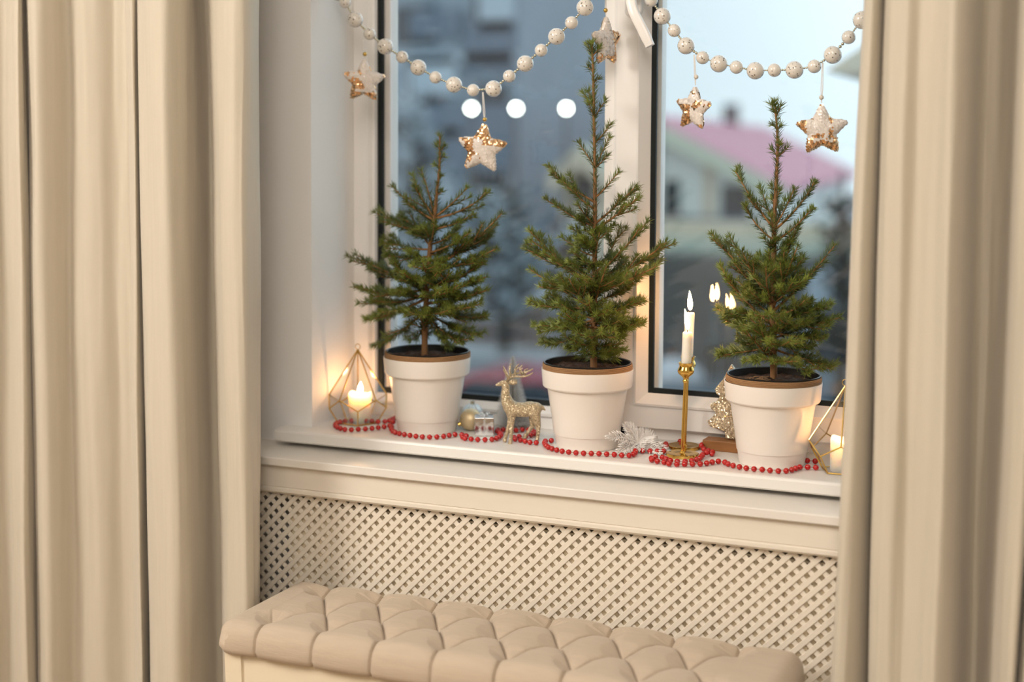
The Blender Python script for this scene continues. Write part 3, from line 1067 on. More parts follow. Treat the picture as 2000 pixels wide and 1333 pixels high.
spruce(1507, 918.5, (0.0, 0.03), 'potted spruce beside the right curtain, red beads round its pot', c3,
       [(313, 1285), (310, 1100), (305, 950), (313, 700), (315, 560), (325, 380), (330, 200), (318, 40)],
       [(322, 90, 298, 28, 0, 0), (322, 90, 345, 35, 0, 0), (320, 70, 318, 20, 0, 0), (325, 140, 302, 130, 0, 0), (325, 150, 345, 130, 0, 0), (328, 270, 300, 240, 0, 0), (328, 280, 376, 235, 0, 0), (328, 250, 340, 215, -.01, 0), (322, 440, 298, 412, 0, 0), (322, 480, 340, 430, 0, 0), (320, 500, 300, 470, 0, 0),
        (315, 610, 135, 345, .0, 2), (315, 590, 250, 420, .03, 1), (313, 665, 175, 500, -.01, 1), (315, 640, 298, 550, -.05, 0), (317, 610, 408, 425, .0, 1), (317, 620, 508, 393, .01, 2), (313, 670, 490, 515, -.01, 1), (317, 600, 365, 480, .03, 1),
        (308, 790, 230, 755, .0, 0), (310, 780, 370, 700, .0, 1), (312, 740, 292, 690, .0, 0), (308, 830, 290, 720, -.03, 0), (305, 980, 25, 635, .0, 6), (306, 960, 105, 645, .03, 5), (305, 960, 165, 715, -.04, 4), (305, 960, 275, 785, -.06, 3),
        (305, 1060, 62, 780, -.02, 6), (306, 960, 140, 850, .02, 6), (307, 990, 418, 600, .0, 6), (307, 990, 425, 690, -.03, 4), (306, 940, 455, 750, .02, 4), (307, 900, 370, 790, -.03, 2), (306, 1000, 600, 685, .0, 5), (306, 1010, 582, 955, .0, 8), (308, 1060, 622, 1025, .01, 8),
        (308, 1090, 552, 1110, -.01, 8), (311, 1170, 578, 1245, .0, 8), (310, 1130, 392, 1130, -.09, 4), (310, 1150, 55, 1192, .0, 8), (308, 1090, 92, 1038, .0, 7), (307, 1050, 45, 985, .01, 8), (311, 1180, 240, 1030, -.07, 4), (307, 1010, 288, 1000, -.09, 2), (308, 1080, 382, 1035, -.08, 3),
        (307, 1010, 460, 940, -.06, 5), (311, 1180, 212, 1218, -.03, 5), (312, 1200, 360, 1228, -.08, 4), (312, 1200, 480, 1275, -.02, 5), (310, 1120, 490, 1170, .0, 7), (308, 1060, 200, 1080, -.04, 5), (310, 1130, 160, 1120, .02, 6), (306, 960, 200, 900, -.05, 4), (306, 960, 400, 860, -.05, 4), (308, 1070, 470, 1040, -.04, 5)],
       37, (26, 0.48, 0.092), soil_c=1)


# ------------------------------------------------------------------ flames and candles
def flame(parent, base, h, w, lean=(0, 0), n=18):
    prof = []
    for i in range(n + 1):
        t = i / n
        r = w / 2 * (sin(pi * min(1, t * 1.0) ** 0.62)) ** 0.9 if 0 < t < 1 else 0.0
        prof.append((max(r, 1e-5), t * h))
    vs, fs = [], []
    k = 14
    for r, z in prof:
        off = Vector((lean[0] * (z / h) ** 1.5, lean[1] * (z / h) ** 1.5, 0))
        for a in range(k):
            vs.append(base + off + Vector((r * cos(2 * pi * a / k), r * sin(2 * pi * a / k), z)))
    for i in range(n):
        for a in range(k):
            fs.append((i * k + a, i * k + (a + 1) % k, (i + 1) * k + (a + 1) % k, (i + 1) * k + a))
    mb = MB()
    mb.add(vs, fs)
    o = mb.build('flame', 'flame', parent, smooth='all')
    return o


def candlestick(px, py, rim_y, cand_top_y, top_x, flame_top, lab_s, lab_c, flean):
    base = PZ(px, py)
    s = 1.0 / ppm(base)
    C = Vector((base.x, base.y, ZS))
    zr = PY(px + 8, rim_y, base.y).z                # rim of the cup
    zt = PY(top_x, cand_top_y, base.y).z            # top of the taper
    xt = PY(top_x, cand_top_y, base.y).x
    H = zr - ZS
    tl = ((xt - C.x) / (zt - ZS), 0.0)
    t = thing('candlestick', C, lab_s, 'candlestick', 'pair of brass candlesticks')
    MB().lathe([(0, 0.0), (0.0232, 0.0), (0.0238, 0.0008), (0.0238, 0.0042), (0.0230, 0.005), (0.019, 0.0047), (0.0085, 0.0043), (0.0045, 0.0052), (0.003, 0.0075), (0.0, 0.009)], 48, C, tl).build('base', 'brass', t, smooth=25)
    MB().lathe([(0.0026, 0.006), (0.0026, H - 0.026)], 16, C, tl).build('stem', 'brass', t, smooth=True)
    MB().lathe([(0.0, H - 0.031), (0.0028, H - 0.030), (0.0042, H - 0.0275), (0.0042, H - 0.0262), (0.0030, H - 0.0245), (0.0036, H - 0.023), (0.0062, H - 0.020), (0.0105, H - 0.0165), (0.0122, H - 0.0128), (0.0117, H - 0.0098),
                (0.0100, H - 0.0062), (0.0097, H - 0.0045), (0.0103, H - 0.0025), (0.0112, H), (0.0104, H), (0.0088, H - 0.005), (0.0, H - 0.006)], 40, C, tl).build('cup', 'brass', t, smooth=True)
    Hc = zt - ZS
    cb = C + Vector((tl[0] * (H - 0.006), 0, H - 0.006))
    cd = thing('taper_candle', cb, lab_c, 'candle', 'lit taper candles')
    rr = 0.0072
    MB().lathe([(0, H - 0.0055), (rr, H - 0.0055), (rr, Hc - 0.002), (rr - 0.001, Hc), (rr - 0.003, Hc - 0.0012), (0, Hc - 0.0016)], 32, C, tl).build('wax', 'wax', cd, smooth=True)
    tip = C + Vector((tl[0] * Hc, 0, Hc))
    MB().tube([tip - Vector((0, 0, 0.003)), tip + Vector((-0.0003, 0, 0.003)), tip + Vector((-0.0012, 0, 0.0065))], 0.0006, 6).build('wick', 'wick', cd)
    ft = PY(flame_top[0], flame_top[1], base.y)
    flame(cd, tip + Vector((0.0003, 0, 0.0035)), ft.z - tip.z - 0.0035, 0.0075, (ft.x - tip.x, 0))
    return t


candlestick(1332.3, 891.5, 708.5, 649, 1343, (1337, 603), 'polished brass candlestick with thin stem standing in front of its twin', 'shorter burning white taper in the front brass candlestick', 0)
candlestick(1336.5, 876, 696.5, 611, 1347.5, (1346.5, 568), 'brass candlestick standing behind the other, nearer the window', 'taller burning white taper in the rear brass candlestick', 0)


def lantern(cpx, cpy, rot, label, clabel, cpos, ch, cr, flp, scale=1.0):
    C = PZ(cpx, cpy)
    C = Vector((C.x, C.y, ZS))
    t = thing('glass_lantern', C, label, 'lantern', 'gold-framed glass lanterns')
    Ru, Rl, Rb = 0.0490 * scale, 0.0480 * scale, 0.0325 * scale
    hl, hu, ha_ = 0.0265 * scale, 0.0435 * scale, 0.1195 * scale
    vd = Vector((-C.x, -C.y, 0)).normalized()             # towards the camera
    a0 = math.atan2(vd.y, vd.x) + rot
    pt = lambda R, a, z: C + Vector((R * cos(a), R * sin(a), z))
    U = [pt(Ru, a0 + 2 * pi * (k + 0.5) / 5, hu) for k in range(5)]
    Lw = [pt(Rl, a0 + 2 * pi * k / 5, hl) for k in range(5)]
    B = [pt(Rb, a0 + 2 * pi * k / 5, 0.0013) for k in range(5)]
    A = C + Vector((0, 0, ha_))
    r = 0.0011
    for k in range(5):
        MB().tube([A, U[k]], r, 6).build('rod', 'gold', t)
        MB().tube([U[k], Lw[k]], r, 6).build('rod', 'gold', t)
        MB().tube([U[k], Lw[(k + 1) % 5]], r, 6).build('rod', 'gold', t)
        MB().tube([Lw[k], B[k]], r, 6).build('rod', 'gold', t)
        MB().tube([B[k], B[(k + 1) % 5]], r, 6).build('rod', 'gold', t)

    def pane(pts):
        c_ = sum(pts, Vector()) / len(pts)
        nrm = (pts[1] - pts[0]).cross(pts[2] - pts[0]).normalized()
        if nrm.dot(c_ - C - Vector((0, 0, 0.05))) < 0:
            nrm = -nrm
        MB().prism([p + (c_ - p) * 0.01 for p in pts], nrm * -0.0008).build('pane', 'lglass', t)
    for k in range(5):
        if k != 0:                                        # the front facet is the open door
            pane([A, U[(k - 1) % 5], Lw[k], U[k]])
        pane([Lw[k], U[k], Lw[(k + 1) % 5], B[(k + 1) % 5], B[k]])
    MB().prism([p + Vector((0, 0, -0.0011)) for p in B], (0, 0, 0.0016)).build('floor_plate', 'lglass', t)
    # hanging ring
    rg = [A + Vector((0.0045 * sin(2 * pi * k / 20), 0, 0.0045 - 0.0045 * cos(2 * pi * k / 20))) for k in range(21)]
    MB().tube(rg, 0.0006, 6, cap=False).build('ring', 'gold', t, smooth='all')
    cc = PZ(cpos[0], cpos[1])
    K = Vector((cc.x, cc.y, ZS + 0.0008))
    cd = thing('pillar_candle', K, clabel, 'candle', 'pillar candles inside the lanterns')
    rnd = random.Random(int(cpx))
    vs, fs = [], []
    ks = 40
    prof = [(0.0, 0.0), (cr * 0.97, 0.0), (cr, 0.0015), (cr, ch * 0.5), (cr, ch - 0.003), (cr * 0.97, ch), (cr * 0.88, ch - 0.0005), (cr * 0.7, ch - 0.005), (cr * 0.3, ch - 0.0065), (0.0, ch - 0.0065)]
    for i, (rr, z) in enumerate(prof):
        for a in range(ks):
            an = 2 * pi * a / ks
            zz = z + (0.0022 * sin(2 * an + cpx) + 0.001 * sin(5 * an)) * (1 if 4 <= i <= 6 else 0)
            vs.append(K + Vector((rr * cos(an), rr * sin(an), zz)))
    for i in range(len(prof) - 1):
        for a in range(ks):
            fs.append((i * ks + a, i * ks + (a + 1) % ks, (i + 1) * ks + (a + 1) % ks, (i + 1) * ks + a))
    mb = MB()
    mb.add(vs, fs)
    mb.build('wax', 'waxp', cd, smooth=True)
    tip = K + Vector((0, 0, ch - 0.0065))
    MB().tube([tip, tip + Vector((0.0004, 0, 0.007))], 0.0006, 6).build('wick', 'wick', cd)
    flame(cd, tip + Vector((0.0003, 0, 0.0045)), flp[0], flp[1], (flp[2], 0))
    return t


lantern(699, 826, 0.0, 'gold-framed teardrop glass lantern beside the left window reveal', 'short ivory pillar candle burning inside the left lantern', (703, 824), 0.046, 0.0185, (0.021, 0.009, 0.0015))
lantern(1648, 921, radians(31), 'gold-framed teardrop glass lantern half hidden behind the right curtain', 'short ivory pillar candle burning inside the right lantern', (1655, 921.5), 0.045, 0.0265 * 0.9, (0.021, 0.0095, 0.0), 1.0)


# ------------------------------------------------------------------ bead garlands with hanging stars
big_me = MB().ball((0, 0, 0), 0.0126, 28, 18).mesh('bead', 'ball', 'all')
small_me = MB().ball((0, 0, 0), 0.0097, 24, 16).mesh('bead', 'ball', 'all')


def garland(label, balls, Y0, Y1):
    xs_ = [b[0] for b in balls]
    pos = []
    for x, y, big in balls:
        Y = Y0 + (Y1 - Y0) * (x - xs_[0]) / (xs_[-1] - xs_[0])
        pos.append((PY(x, y, Y), big))
    t = thing('bead_garland', pos[0][0], label, 'bead garland', 'white bead garlands across the window')
    rnd = random.Random(len(balls))
    for p, big in pos:
        o = inst('bead', big_me if big else small_me, p, t, (rnd.uniform(0, 6), rnd.uniform(0, 6), rnd.uniform(0, 6)))
    sp = MB()
    for (p, b), (q, c) in zip(pos, pos[1:]):
        d = (q - p).normalized()
        a = p + d * (0.0126 if b else 0.0097)
        e = q - d * (0.0126 if c else 0.0097)
        L = (e - a).length
        nb = max(2, min(3, round(L / 0.0042)))
        for k in range(nb):
            sp.ball(a.lerp(e, (k + 0.5) / nb), min(0.0023, L / nb * 0.5), 10, 7)
    sp.build('spacer_beads', 'silver', t, smooth='all')['kind'] = 'stuff'
    MB().tube([p for p, b in pos], 0.0004, 5).build('thread', 'thread', t)
    return pos


gx = lambda x, y, b: (600 + x / 2.941, y / 2.941, b)
hx = lambda x, y, b: (1140 + x / 3.333, y / 3.333, b)
garland('white flecked bead garland swagged across the left window light',
        [gx(120, -190, 1), gx(165, -90, 0), gx(180, -40, 1), gx(217, 12, 0), gx(275, 112, 1), gx(358, 195, 0), gx(448, 267, 1), gx(545, 328, 0), gx(638, 388, 1), gx(737, 445, 0), gx(843, 487, 1), gx(953, 519, 0), gx(1070, 510, 1),
         gx(1161, 438, 0), gx(1252, 366, 1), gx(1344, 289, 0), gx(1432, 210, 1), gx(1518, 131, 0), gx(1595, 43, 1), gx(1655, -45, 0), gx(1715, -135, 1), gx(1765, -220, 0)], 1.975, 1.995)
garland('white flecked bead garland swagged across the right sash up to the curtain',
        [hx(330, -160, 0), hx(390, -80, 1), hx(440, 2, 0), hx(512, 105, 1), hx(590, 198, 0), hx(667, 298, 1), hx(775, 375, 0), hx(880, 415, 1), hx(995, 437, 0), hx(1118, 460, 1), hx(1242, 457, 0), hx(1373, 455, 1), hx(1502, 432, 0), hx(1622, 357, 1),
         hx(1725, 242, 0), hx(1812, 130, 1), hx(1880, 20, 0), hx(1940, -90, 1)], 2.025, 2.0)


def star(label, cx, cy, Y, R, turn, roll, hang, seed, goldf, cord_top):
    C = PY(cx, cy, Y)
    t = thing('star_ornament', C, label, 'star ornament', 'sequin stars on the garland')
    rnd = random.Random(seed)
    # local axes: u to the right, v up, w towards the viewer
    vd = (CAM - C)
    vd.z = 0
    vd.normalize()
    w = Matrix.Rotation(turn, 3, 'Z') @ vd
    u = Vector((0, 0, 1)).cross(w).normalized()
    v = Vector((0, 0, 1))
    cu, sv = cos(roll), sin(roll)
    u, v = u * cu + v * sv, v * cu - u * sv

    def rad(th):
        # rounded five-pointed star, a point straight up
        a = ((th - pi / 2) / (2 * pi / 5)) % 1.0
        a = abs(a - 0.5) * 2                      # 1 at a point, 0 in a notch
        A = a * pi / 5
        ro, ri = 1.0, 0.50
        # straight edge from notch to point
        x0, y0 = ri * cos(0), 0
        x1, y1 = ro * cos(pi / 5), ro * sin(pi / 5)
        dx, dy = x1 - x0, y1 - y0
        c, s_ = cos(A), sin(A)
        k = (x0 * dy - y0 * dx) / (c * dy - s_ * dx)
        return k * (1 - 0.13 * a ** 14)

    def thick(s):
        return 0.165 * R * max(0.0, 1 - s ** 2.4) ** 0.55

    def sp(th, s, side):
        r = rad(th) * R * s
        return C + u * (r * cos(th)) + v * (r * sin(th)) + w * (side * (thick(s) * (0.55 + 0.45 * min(1, 0.62 / max(rad(th) * s, 0.62)))))
    nt, ns = 100, 10
    vs, fs = [], []
    for side in (1, -1):
        o = len(vs)
        vs.append(C + w * side * thick(0))
        for i in range(1, ns + 1):
            for k in range(nt):
                vs.append(sp(2 * pi * k / nt, i / ns, side))
        for k in range(nt):
            fs.append((o, o + 1 + k, o + 1 + (k + 1) % nt)[::side])
        for i in range(ns - 1):
            for k in range(nt):
                a = o + 1 + i * nt
                fs.append((a + k, a + nt + k, a + nt + (k + 1) % nt, a + (k + 1) % nt)[::side])
    mb = MB()
    mb.add(vs, fs)
    mb.build('body', 'starcloth', t, smooth='all')
    # sequins: overlapping little discs in staggered rows
    wm, gm = MB(), MB()
    pitch = 0.00235
    sr = 0.00165
    rows = int(2 * R / pitch) + 2
    for side in (1, -1):
        for j in range(rows):
            y = -R + j * pitch * 0.9
            for i in range(rows):
                x = -R + i * pitch + (pitch / 2 if j % 2 else 0)
                th, rr = math.atan2(y, x), math.hypot(x, y)
                s = rr / (rad(th) * R)
                if s > 0.985:
                    continue
                p = sp(th, s, side)
                e = 0.02
                p1 = sp(th + e, s, side)
                p2 = sp(th, min(1, s + e), side)
                nn = (p1 - p).cross(p2 - p)
                nn = nn.normalized() if nn.length > 1e-12 else w * side
                if nn.dot(w * side) < 0:
                    nn = -nn
                gold = goldf(x / R, y / R, s) + 0.75 * noise.noise(Vector((x * 62 + seed * 7.3, y * 62, side * 3.1 + seed))) + 0.3 * noise.noise(Vector((x * 200, y * 200, seed)))
                isg = gold > 0
                tilt = 0.30 if not isg else 0.45
                dn = (nn + v * rnd.uniform(-tilt, tilt * 0.3) + u * rnd.uniform(-tilt, tilt)).normalized()
                a1 = dn.orthogonal().normalized()
                a2 = dn.cross(a1)
                base = p + nn * (0.0005 + rnd.uniform(0, 0.0004))
                dst = gm if isg else wm
                k0 = len(dst.v)
                for q in range(7):
                    an = 2 * pi * q / 7
                    dst.v.append(tuple(base + (a1 * cos(an) + a2 * sin(an)) * sr))
                dst.f.append(tuple(range(k0, k0 + 7)))
    for nm, b_, mm in (('white_sequins', wm, 'wseq'), ('gold_sequins', gm, 'gseq')):
        if b_.v:
            b_.build(nm, mm, t)['kind'] = 'stuff'
    # loop cord and wooden bead
    top = C + v * R
    ct = PY(cord_top[0], cord_top[1], Y)
    MB().tube([top - v * 0.003, top.lerp(ct, 0.3) + u * 0.0012, ct + u * 0.0006], 0.0007, 5).build('cord', 'thread', t)
    MB().tube([top - v * 0.003, top.lerp(ct, 0.3) - u * 0.0012, ct - u * 0.0006], 0.0007, 5).build('cord', 'thread', t)
    MB().ball(top + v * hang, 0.0034, 14, 9).build('small_bead', 'wbead' if hang > 0.004 else 'gold', t, smooth='all')


star('blurred sequin star hanging before the left window frame, gold at its lower points', 711, 159, 1.978, 0.0392, radians(14), radians(-2), 0.0035, 1, lambda x, y, s: (0.25 if (y < -0.42 or x < -0.45 and y < 0.3) else -0.25) + (0.15 if s > 0.8 else 0), (709, 78))
star('sequin star with gold upper arms hanging at the lowest point of the left garland', 941.5, 291, 1.985, 0.0440, radians(-4), radians(-5), 0.001, 2, lambda x, y, s: (0.34 if (y > 0.12 and x > -0.35 and not (x < 0 and y < 0.3)) or (x < -0.33 and y < 0.3 and x > -0.62 and s > 0.35) else -0.3), (943, 180))
star('sequin star turned sideways against the window post', 1184, 82, 2.012, 0.0430, radians(56), radians(3), 0.0035, 3, lambda x, y, s: (0.32 if (y < -0.5 or x > 0.28) else -0.3) + (0.12 if s > 0.85 else 0), (1183, -10))
star('smaller-looking tilted sequin star with gold lower left, left of the right garland', 1354.5, 213, 2.02, 0.0372, radians(-38), radians(-5), 0.0095, 4, lambda x, y, s: (0.34 if (y < 0.15 and x < -0.05 and x > -0.75) or y < -0.55 else -0.3), (1356, 107))
star('mostly white sequin star with gold edge spots beside the right curtain', 1605.5, 255, 2.0, 0.0412, radians(2), radians(2), 0.0048, 5, lambda x, y, s: (0.22 if (y < -0.28 and s > 0.55) or (x < -0.5 and s > 0.5) or (0.2 < x < 0.35 and -0.3 < y < 0.75) else -0.3) + (0.16 if s > 0.9 else 0), (1607, 122))


# ------------------------------------------------------------------ red bead garlands on the sill
red_me = MB().ball((0, 0, 0), 0.0041, 16, 10).mesh('bead', 'red', 'all')
placed = []
DISC = []                                                   # keep clear of candlestick bases


def red(label, px):
    zc = ZS + 0.0042
    path = crom([PZ(x, y, zc) for x, y in px], 6)
    pts = resample(path, 0.0112)
    t = thing('red_bead_garland', Vector((pts[0].x, pts[0].y, ZS)), label, 'bead garland', 'red bead garlands on the sill')
    out = []
    for i, p in enumerate(pts):
        z = zc
        for c, r, h in DISC:
            if math.hypot(p.x - c.x, p.y - c.y) < r + 0.004:
                d = Vector((p.x - c.x, p.y - c.y, 0)).normalized()
                p = Vector((c.x, c.y, 0)) + d * (r + 0.0043)
        for q in placed:
            dd = (p.x - q.x) ** 2 + (p.y - q.y) ** 2
            if dd < 0.0080 ** 2 and abs(q.z - z) < 0.0080:
                z = max(z, q.z + sqrt(max(0, 0.0080 ** 2 - dd)))
        if z > zc + 0.012:
            z = zc + 0.012
        o = Vector((p.x, p.y, z))
        out.append(o)
        placed.append(o)
        inst('bead', red_me, o, t)
    MB().tube(out, 0.0004, 5).build('thread', 'redthread', t)


for (px_, py_) in ((1332.3, 891.5), (1336.5, 876)):
    b_ = PZ(px_, py_)
    DISC.append((b_, 0.0242, 0.005))
red('string of red beads from the left lantern along the first pot to the deer',
    [(771, 817), (757, 823), (740, 824), (715, 822), (690, 822), (672, 823), (658, 827), (655, 832), (664, 837), (680, 840), (698, 839), (718, 838), (736, 836), (750, 834), (762, 832), (768, 831), (764, 836), (768, 843), (779, 847), (795, 850),
     (812, 852.5), (830, 854), (850, 854), (868, 852.5), (884, 849.6), (895, 849), (904, 850), (911, 852), (903, 855), (914.6, 858), (924, 858), (935, 859.3), (945.5, 859.3), (956, 859.3), (964.5, 858), (971, 856), (976, 853), (979, 849), (974, 845), (970, 841),
     (979, 839), (988.8, 840.8), (1000, 841), (1009, 840.8), (1018, 839.8), (1028, 839.4), (1040, 842), (1046, 846), (1038, 850), (1023, 852.7), (1014, 853), (1005, 855), (1007, 858.4), (1015, 859.5), (1025, 862), (1035, 864.5), (1043, 865.5), (1057, 863.6)])
red('string of red beads along the middle pot to the white lace leaf',
    [(1077, 861), (1066, 861.7), (1064, 867), (1071, 874), (1082, 878), (1098.7, 882), (1119.6, 884.5), (1143, 886), (1164.6, 886.5), (1186.6, 887.5), (1207, 889), (1219, 890), (1230, 890), (1240, 886), (1241, 881.5), (1253, 881), (1264, 881), (1274, 882), (1285, 882)])
red('string of red beads coiled round the brass candlesticks',
    [(1296, 882), (1300.6, 873), (1306.6, 871), (1316, 869.5), (1327, 869), (1338, 869), (1349, 870), (1360, 872.4), (1369, 875), (1376, 878.6), (1384, 881), (1392, 884), (1388, 888), (1378, 887), (1371, 890), (1368, 895), (1358, 899), (1348, 901), (1337, 902), (1327, 902), (1314, 901),
     (1303.6, 898), (1298, 895), (1289, 893), (1279, 893), (1270.6, 897), (1278, 900), (1288, 902), (1296, 903), (1301, 904.5)])
red('string of red beads along the right pot to the right lantern',
    [(1306.6, 906.4), (1317, 907), (1329, 907.6), (1339.6, 907), (1351, 907), (1363, 907), (1372.6, 906.4), (1382, 905), (1388, 904), (1396, 902), (1407, 901.7), (1416, 903.5), (1425, 908), (1442, 912), (1462.6, 915.7), (1486, 917.5), (1510, 920), (1533.7, 920.4), (1551, 917), (1559, 913.4),
     (1578, 913), (1591, 913.6), (1603, 915)])
red('short run of red beads between right pot and right lantern, behind the others', [(1562, 898.5), (1573, 900), (1584, 900.8), (1595, 901.4), (1605, 902.5)])


# ------------------------------------------------------------------ deer figurine
DC = PZ(1021, 866)
DS = 0.0001212
du = Vector((_r0.x, _r0.y, 0)).normalized()
dw = Vector((-du.y, du.x, 0))
DO = Vector((DC.x, DC.y, ZS))


def DP(x, y, w=0.0):
    return DO + du * ((x - 400) * DS) + Vector((0, 0, (1212 - y) * DS)) + dw * (w * DS)


deer = thing('deer_figurine', DO, 'standing champagne glitter deer figurine facing left beside the middle pot', 'figurine')
dm = MB()


def cap(pts):
    P = [DP(*p[:3]) for p in pts]
    R = [p[3] * DS for p in pts]
    dm.tube(P, R, 14)
    for p, r in zip(P, R):
        dm.ball(p, r * 0.995, 14, 9)


cap([(72, 482, 0, 20), (100, 474, 0, 27), (150, 458, 0, 38), (195, 455, 0, 40)])
cap([(190, 465, 0, 46), (182, 540, 0, 50), (182, 610, 0, 60), (205, 690, 0, 78), (250, 770, 0, 92)])
cap([(225, 745, 0, 82), (300, 785, 0, 95), (400, 792, 0, 96), (490, 780, 0, 97), (560, 775, 0, 82)])
cap([(590, 735, 0, 32), (640, 760, 0, 26), (676, 796, 0, 12)])
cap([(238, 830, 45, 56), (246, 920, 42, 36), (222, 1010, 40, 27), (205, 1090, 40, 22), (180, 1165, 40, 25), (176, 1190, 40, 29)])
cap([(262, 830, -45, 56), (262, 930, -42, 36), (256, 1035, -40, 30), (256, 1100, -40, 24), (245, 1180, -40, 26), (240, 1208, -40, 30)])
cap([(545, 820, -45, 78), (565, 900, -45, 58), (588, 985, -42, 36), (592, 1060, -42, 25), (580, 1150, -42, 24), (566, 1208, -42, 30)])
cap([(530, 830, 45, 72), (520, 910, 45, 48), (520, 1000, 42, 34), (470, 1080, 42, 23), (425, 1140, 42, 23), (400, 1176, 42, 27)])
me = dm.mesh('body', 'deer')
tmp = bpy.data.objects.new('tmp_deer', me)
COL.objects.link(tmp)
rmd = tmp.modifiers.new('r', 'REMESH')
rmd.mode = 'VOXEL'
rmd.voxel_size = 0.0010
smd = tmp.modifiers.new('s', 'SMOOTH')
smd.factor = 0.6
smd.iterations = 6
dg = bpy.context.evaluated_depsgraph_get()
dg.update()
me2 = bpy.data.meshes.new_from_object(tmp.evaluated_get(dg))
bpy.data.objects.remove(tmp)
me2.materials.clear()
me2.materials.append(M['deer'])
me2.transform(Matrix.Translation(-DO))
me2.polygons.foreach_set('use_smooth', [True] * len(me2.polygons))
bo = bpy.data.objects.new('body', me2)
COL.objects.link(bo)
bo.parent = deer
for sgn in (1, -1):
    a = MB()
    k = -38 * sgn
    sh = 0 if sgn == 1 else -28
    a.tube(crom([DP(205, 420, k * .6), DP(235, 385, k), DP(300, 362 + sh * .3, k * 1.8), DP(400, 362 + sh, k * 2.2), DP(470, 345 + sh, k * 2.1), DP(520, 315 + sh, k * 1.7)], 5), [0.0022 - 0.0012 * i / 25 for i in range(26)], 8)
    for (x0, y0, x1, y1, x2, y2) in ((220, 400, 190, 340, 150, 268), (250, 380, 232, 310, 245, 235), (310, 362, 300, 300, 350, 240), (400, 360, 360, 300, 390, 255), (430, 358, 420, 320, 460, 300)):
        a.tube(crom([DP(x0, y0 + sh * .5, k), DP(x1, y1 + sh * .4, k * 1.9), DP(x2, y2 + sh * .4, k * 2.3)], 5), [0.0017 - 0.0009 * i / 10 for i in range(11)], 7)
    a.build('antler', 'deer', deer, smooth='all')
    e = MB()
    e.tube(crom([DP(225, 445, k * .8), DP(265, 440, k * 1.3), DP(300, 440, k * 1.6), DP(328, 440, k * 1.7)], 5), [0.0016 + 0.0024 * sin(pi * (i / 15) ** 0.8) for i in range(15)] + [0.0006], 10)
    e.build('ear', 'deer', deer, smooth='all')

# ------------------------------------------------------------------ bottle brush tree
bc = PZ(1001, 838)
BO = Vector((bc.x, bc.y, ZS))
bt = thing('bottle_brush_tree', BO, 'small frosted silver bottle-brush tree behind the deer', 'ornament')
bh = PY(1002, 695, bc.y).z - ZS
MB().tube([BO, BO + Vector((0, 0, bh * 0.98))], 0.0012, 8).build('wire_stem', 'steel', bt)
MB().lathe([(0, 0.0), (0.013, 0.0), (0.013, 0.004), (0.004, 0.006), (0, 0.006)], 24, BO).build('base', 'brush', bt, smooth=True)
rnd = random.Random(5)
for nm, mm, cnt, k0 in (('bristles', 'brush', 4200, 0.55), ('frosted_tips', 'brushtip', 2600, 0.9)):
    b = MB()
    for i in range(cnt):
        hh = 1 - (1 - rnd.random() ** 1.0) ** 0.62
        hh = 0.05 + 0.95 * hh
        Rr = 0.0335 * (1 - hh) ** 0.85 + 0.0015
        a = rnd.uniform(0, 2 * pi)
        zz = bh * hh * 0.98
        st = BO + Vector((0, 0, zz)) + Vector((cos(a), sin(a), 0)) * Rr * (k0 - 0.5 if k0 > 0.6 else 0.05)
        en = BO + Vector((0, 0, zz + 0.004)) + Vector((cos(a), sin(a), 0)) * Rr * rnd.uniform(0.85, 1.05)
        d = (en - st).normalized()
        o = d.orthogonal().normalized() * 0.00022
        o2 = d.cross(o)
        j = len(b.v)
        b.v += [tuple(st + o), tuple(st - o * .5 + o2), tuple(st - o * .5 - o2), tuple(en)]
        b.f += [(j, j + 1, j + 3), (j + 1, j + 2, j + 3), (j + 2, j, j + 3)]
    b.build(nm, mm, bt)['kind'] = 'stuff'

# ------------------------------------------------------------------ baubles, gift box
p = PZ(917, 842)
r = 21.5 / ppm(p)
Bc = Vector((p.x, p.y + 0.004, ZS + r))
ba = thing('bauble', Vector((Bc.x, Bc.y, ZS)), 'satin champagne bauble lying between first pot and gift box', 'bauble', 'small baubles on the sill')
MB().ball(Bc, r, 32, 20).build('ball', 'bauble', ba, smooth='all')
cdv = Vector((-0.75, -0.45, -0.35)).normalized()
MB().tube([Bc + cdv * r * 0.95, Bc + cdv * (r + 0.004)], 0.0035, 12).build('cap', 'gold', ba, smooth=True)
p = PZ(928, 830)
Bc2 = Vector((p.x, min(p.y, 2.055), ZS + 0.0180))
bb2 = thing('bauble', Vector((Bc2.x, Bc2.y, ZS)), 'pale icy ribbed bauble tucked behind the champagne one', 'bauble', 'small baubles on the sill')
rb = MB()
rb.ball((0, 0, 0), 0.0180, 48, 20)
rb.v = [tuple(Vector(v) * (1 + 0.03 * cos(12 * math.atan2(v[1], v[0]))) + Bc2) for v in rb.v]
rb.build('ball', 'ice', bb2, smooth='all')
MB().tube([Bc2 + Vector((0.0, 0, 0.0175)), Bc2 + Vector((0.0, 0, 0.022))], 0.0035, 12).build('cap', 'silver', bb2, smooth=True)

gp = PZ(946, 853)
GO = Vector((gp.x, gp.y, ZS))
gs = 0.0150
gift = thing('gift_box', GO, 'tiny mirror-silver gift box ornament beside the deer', 'gift box')
gu = Matrix.Rotation(radians(3), 3, 'Z') @ du
gw = Vector((-gu.y, gu.x, 0))
GC = GO + gw * gs


def gbox(mb, a0, a1, b0, b1, z0, z1):
    q = [GC + gu * a + gw * b + Vector((0, 0, z)) for z in (z0, z1) for a, b in ((a0, b0), (a1, b0), (a1, b1), (a0, b1))]
    mb.add(q, [(0, 3, 2, 1), (4, 5, 6, 7), (0, 1, 5, 4), (1, 2, 6, 5), (2, 3, 7, 6), (3, 0, 4, 7)])
    return mb


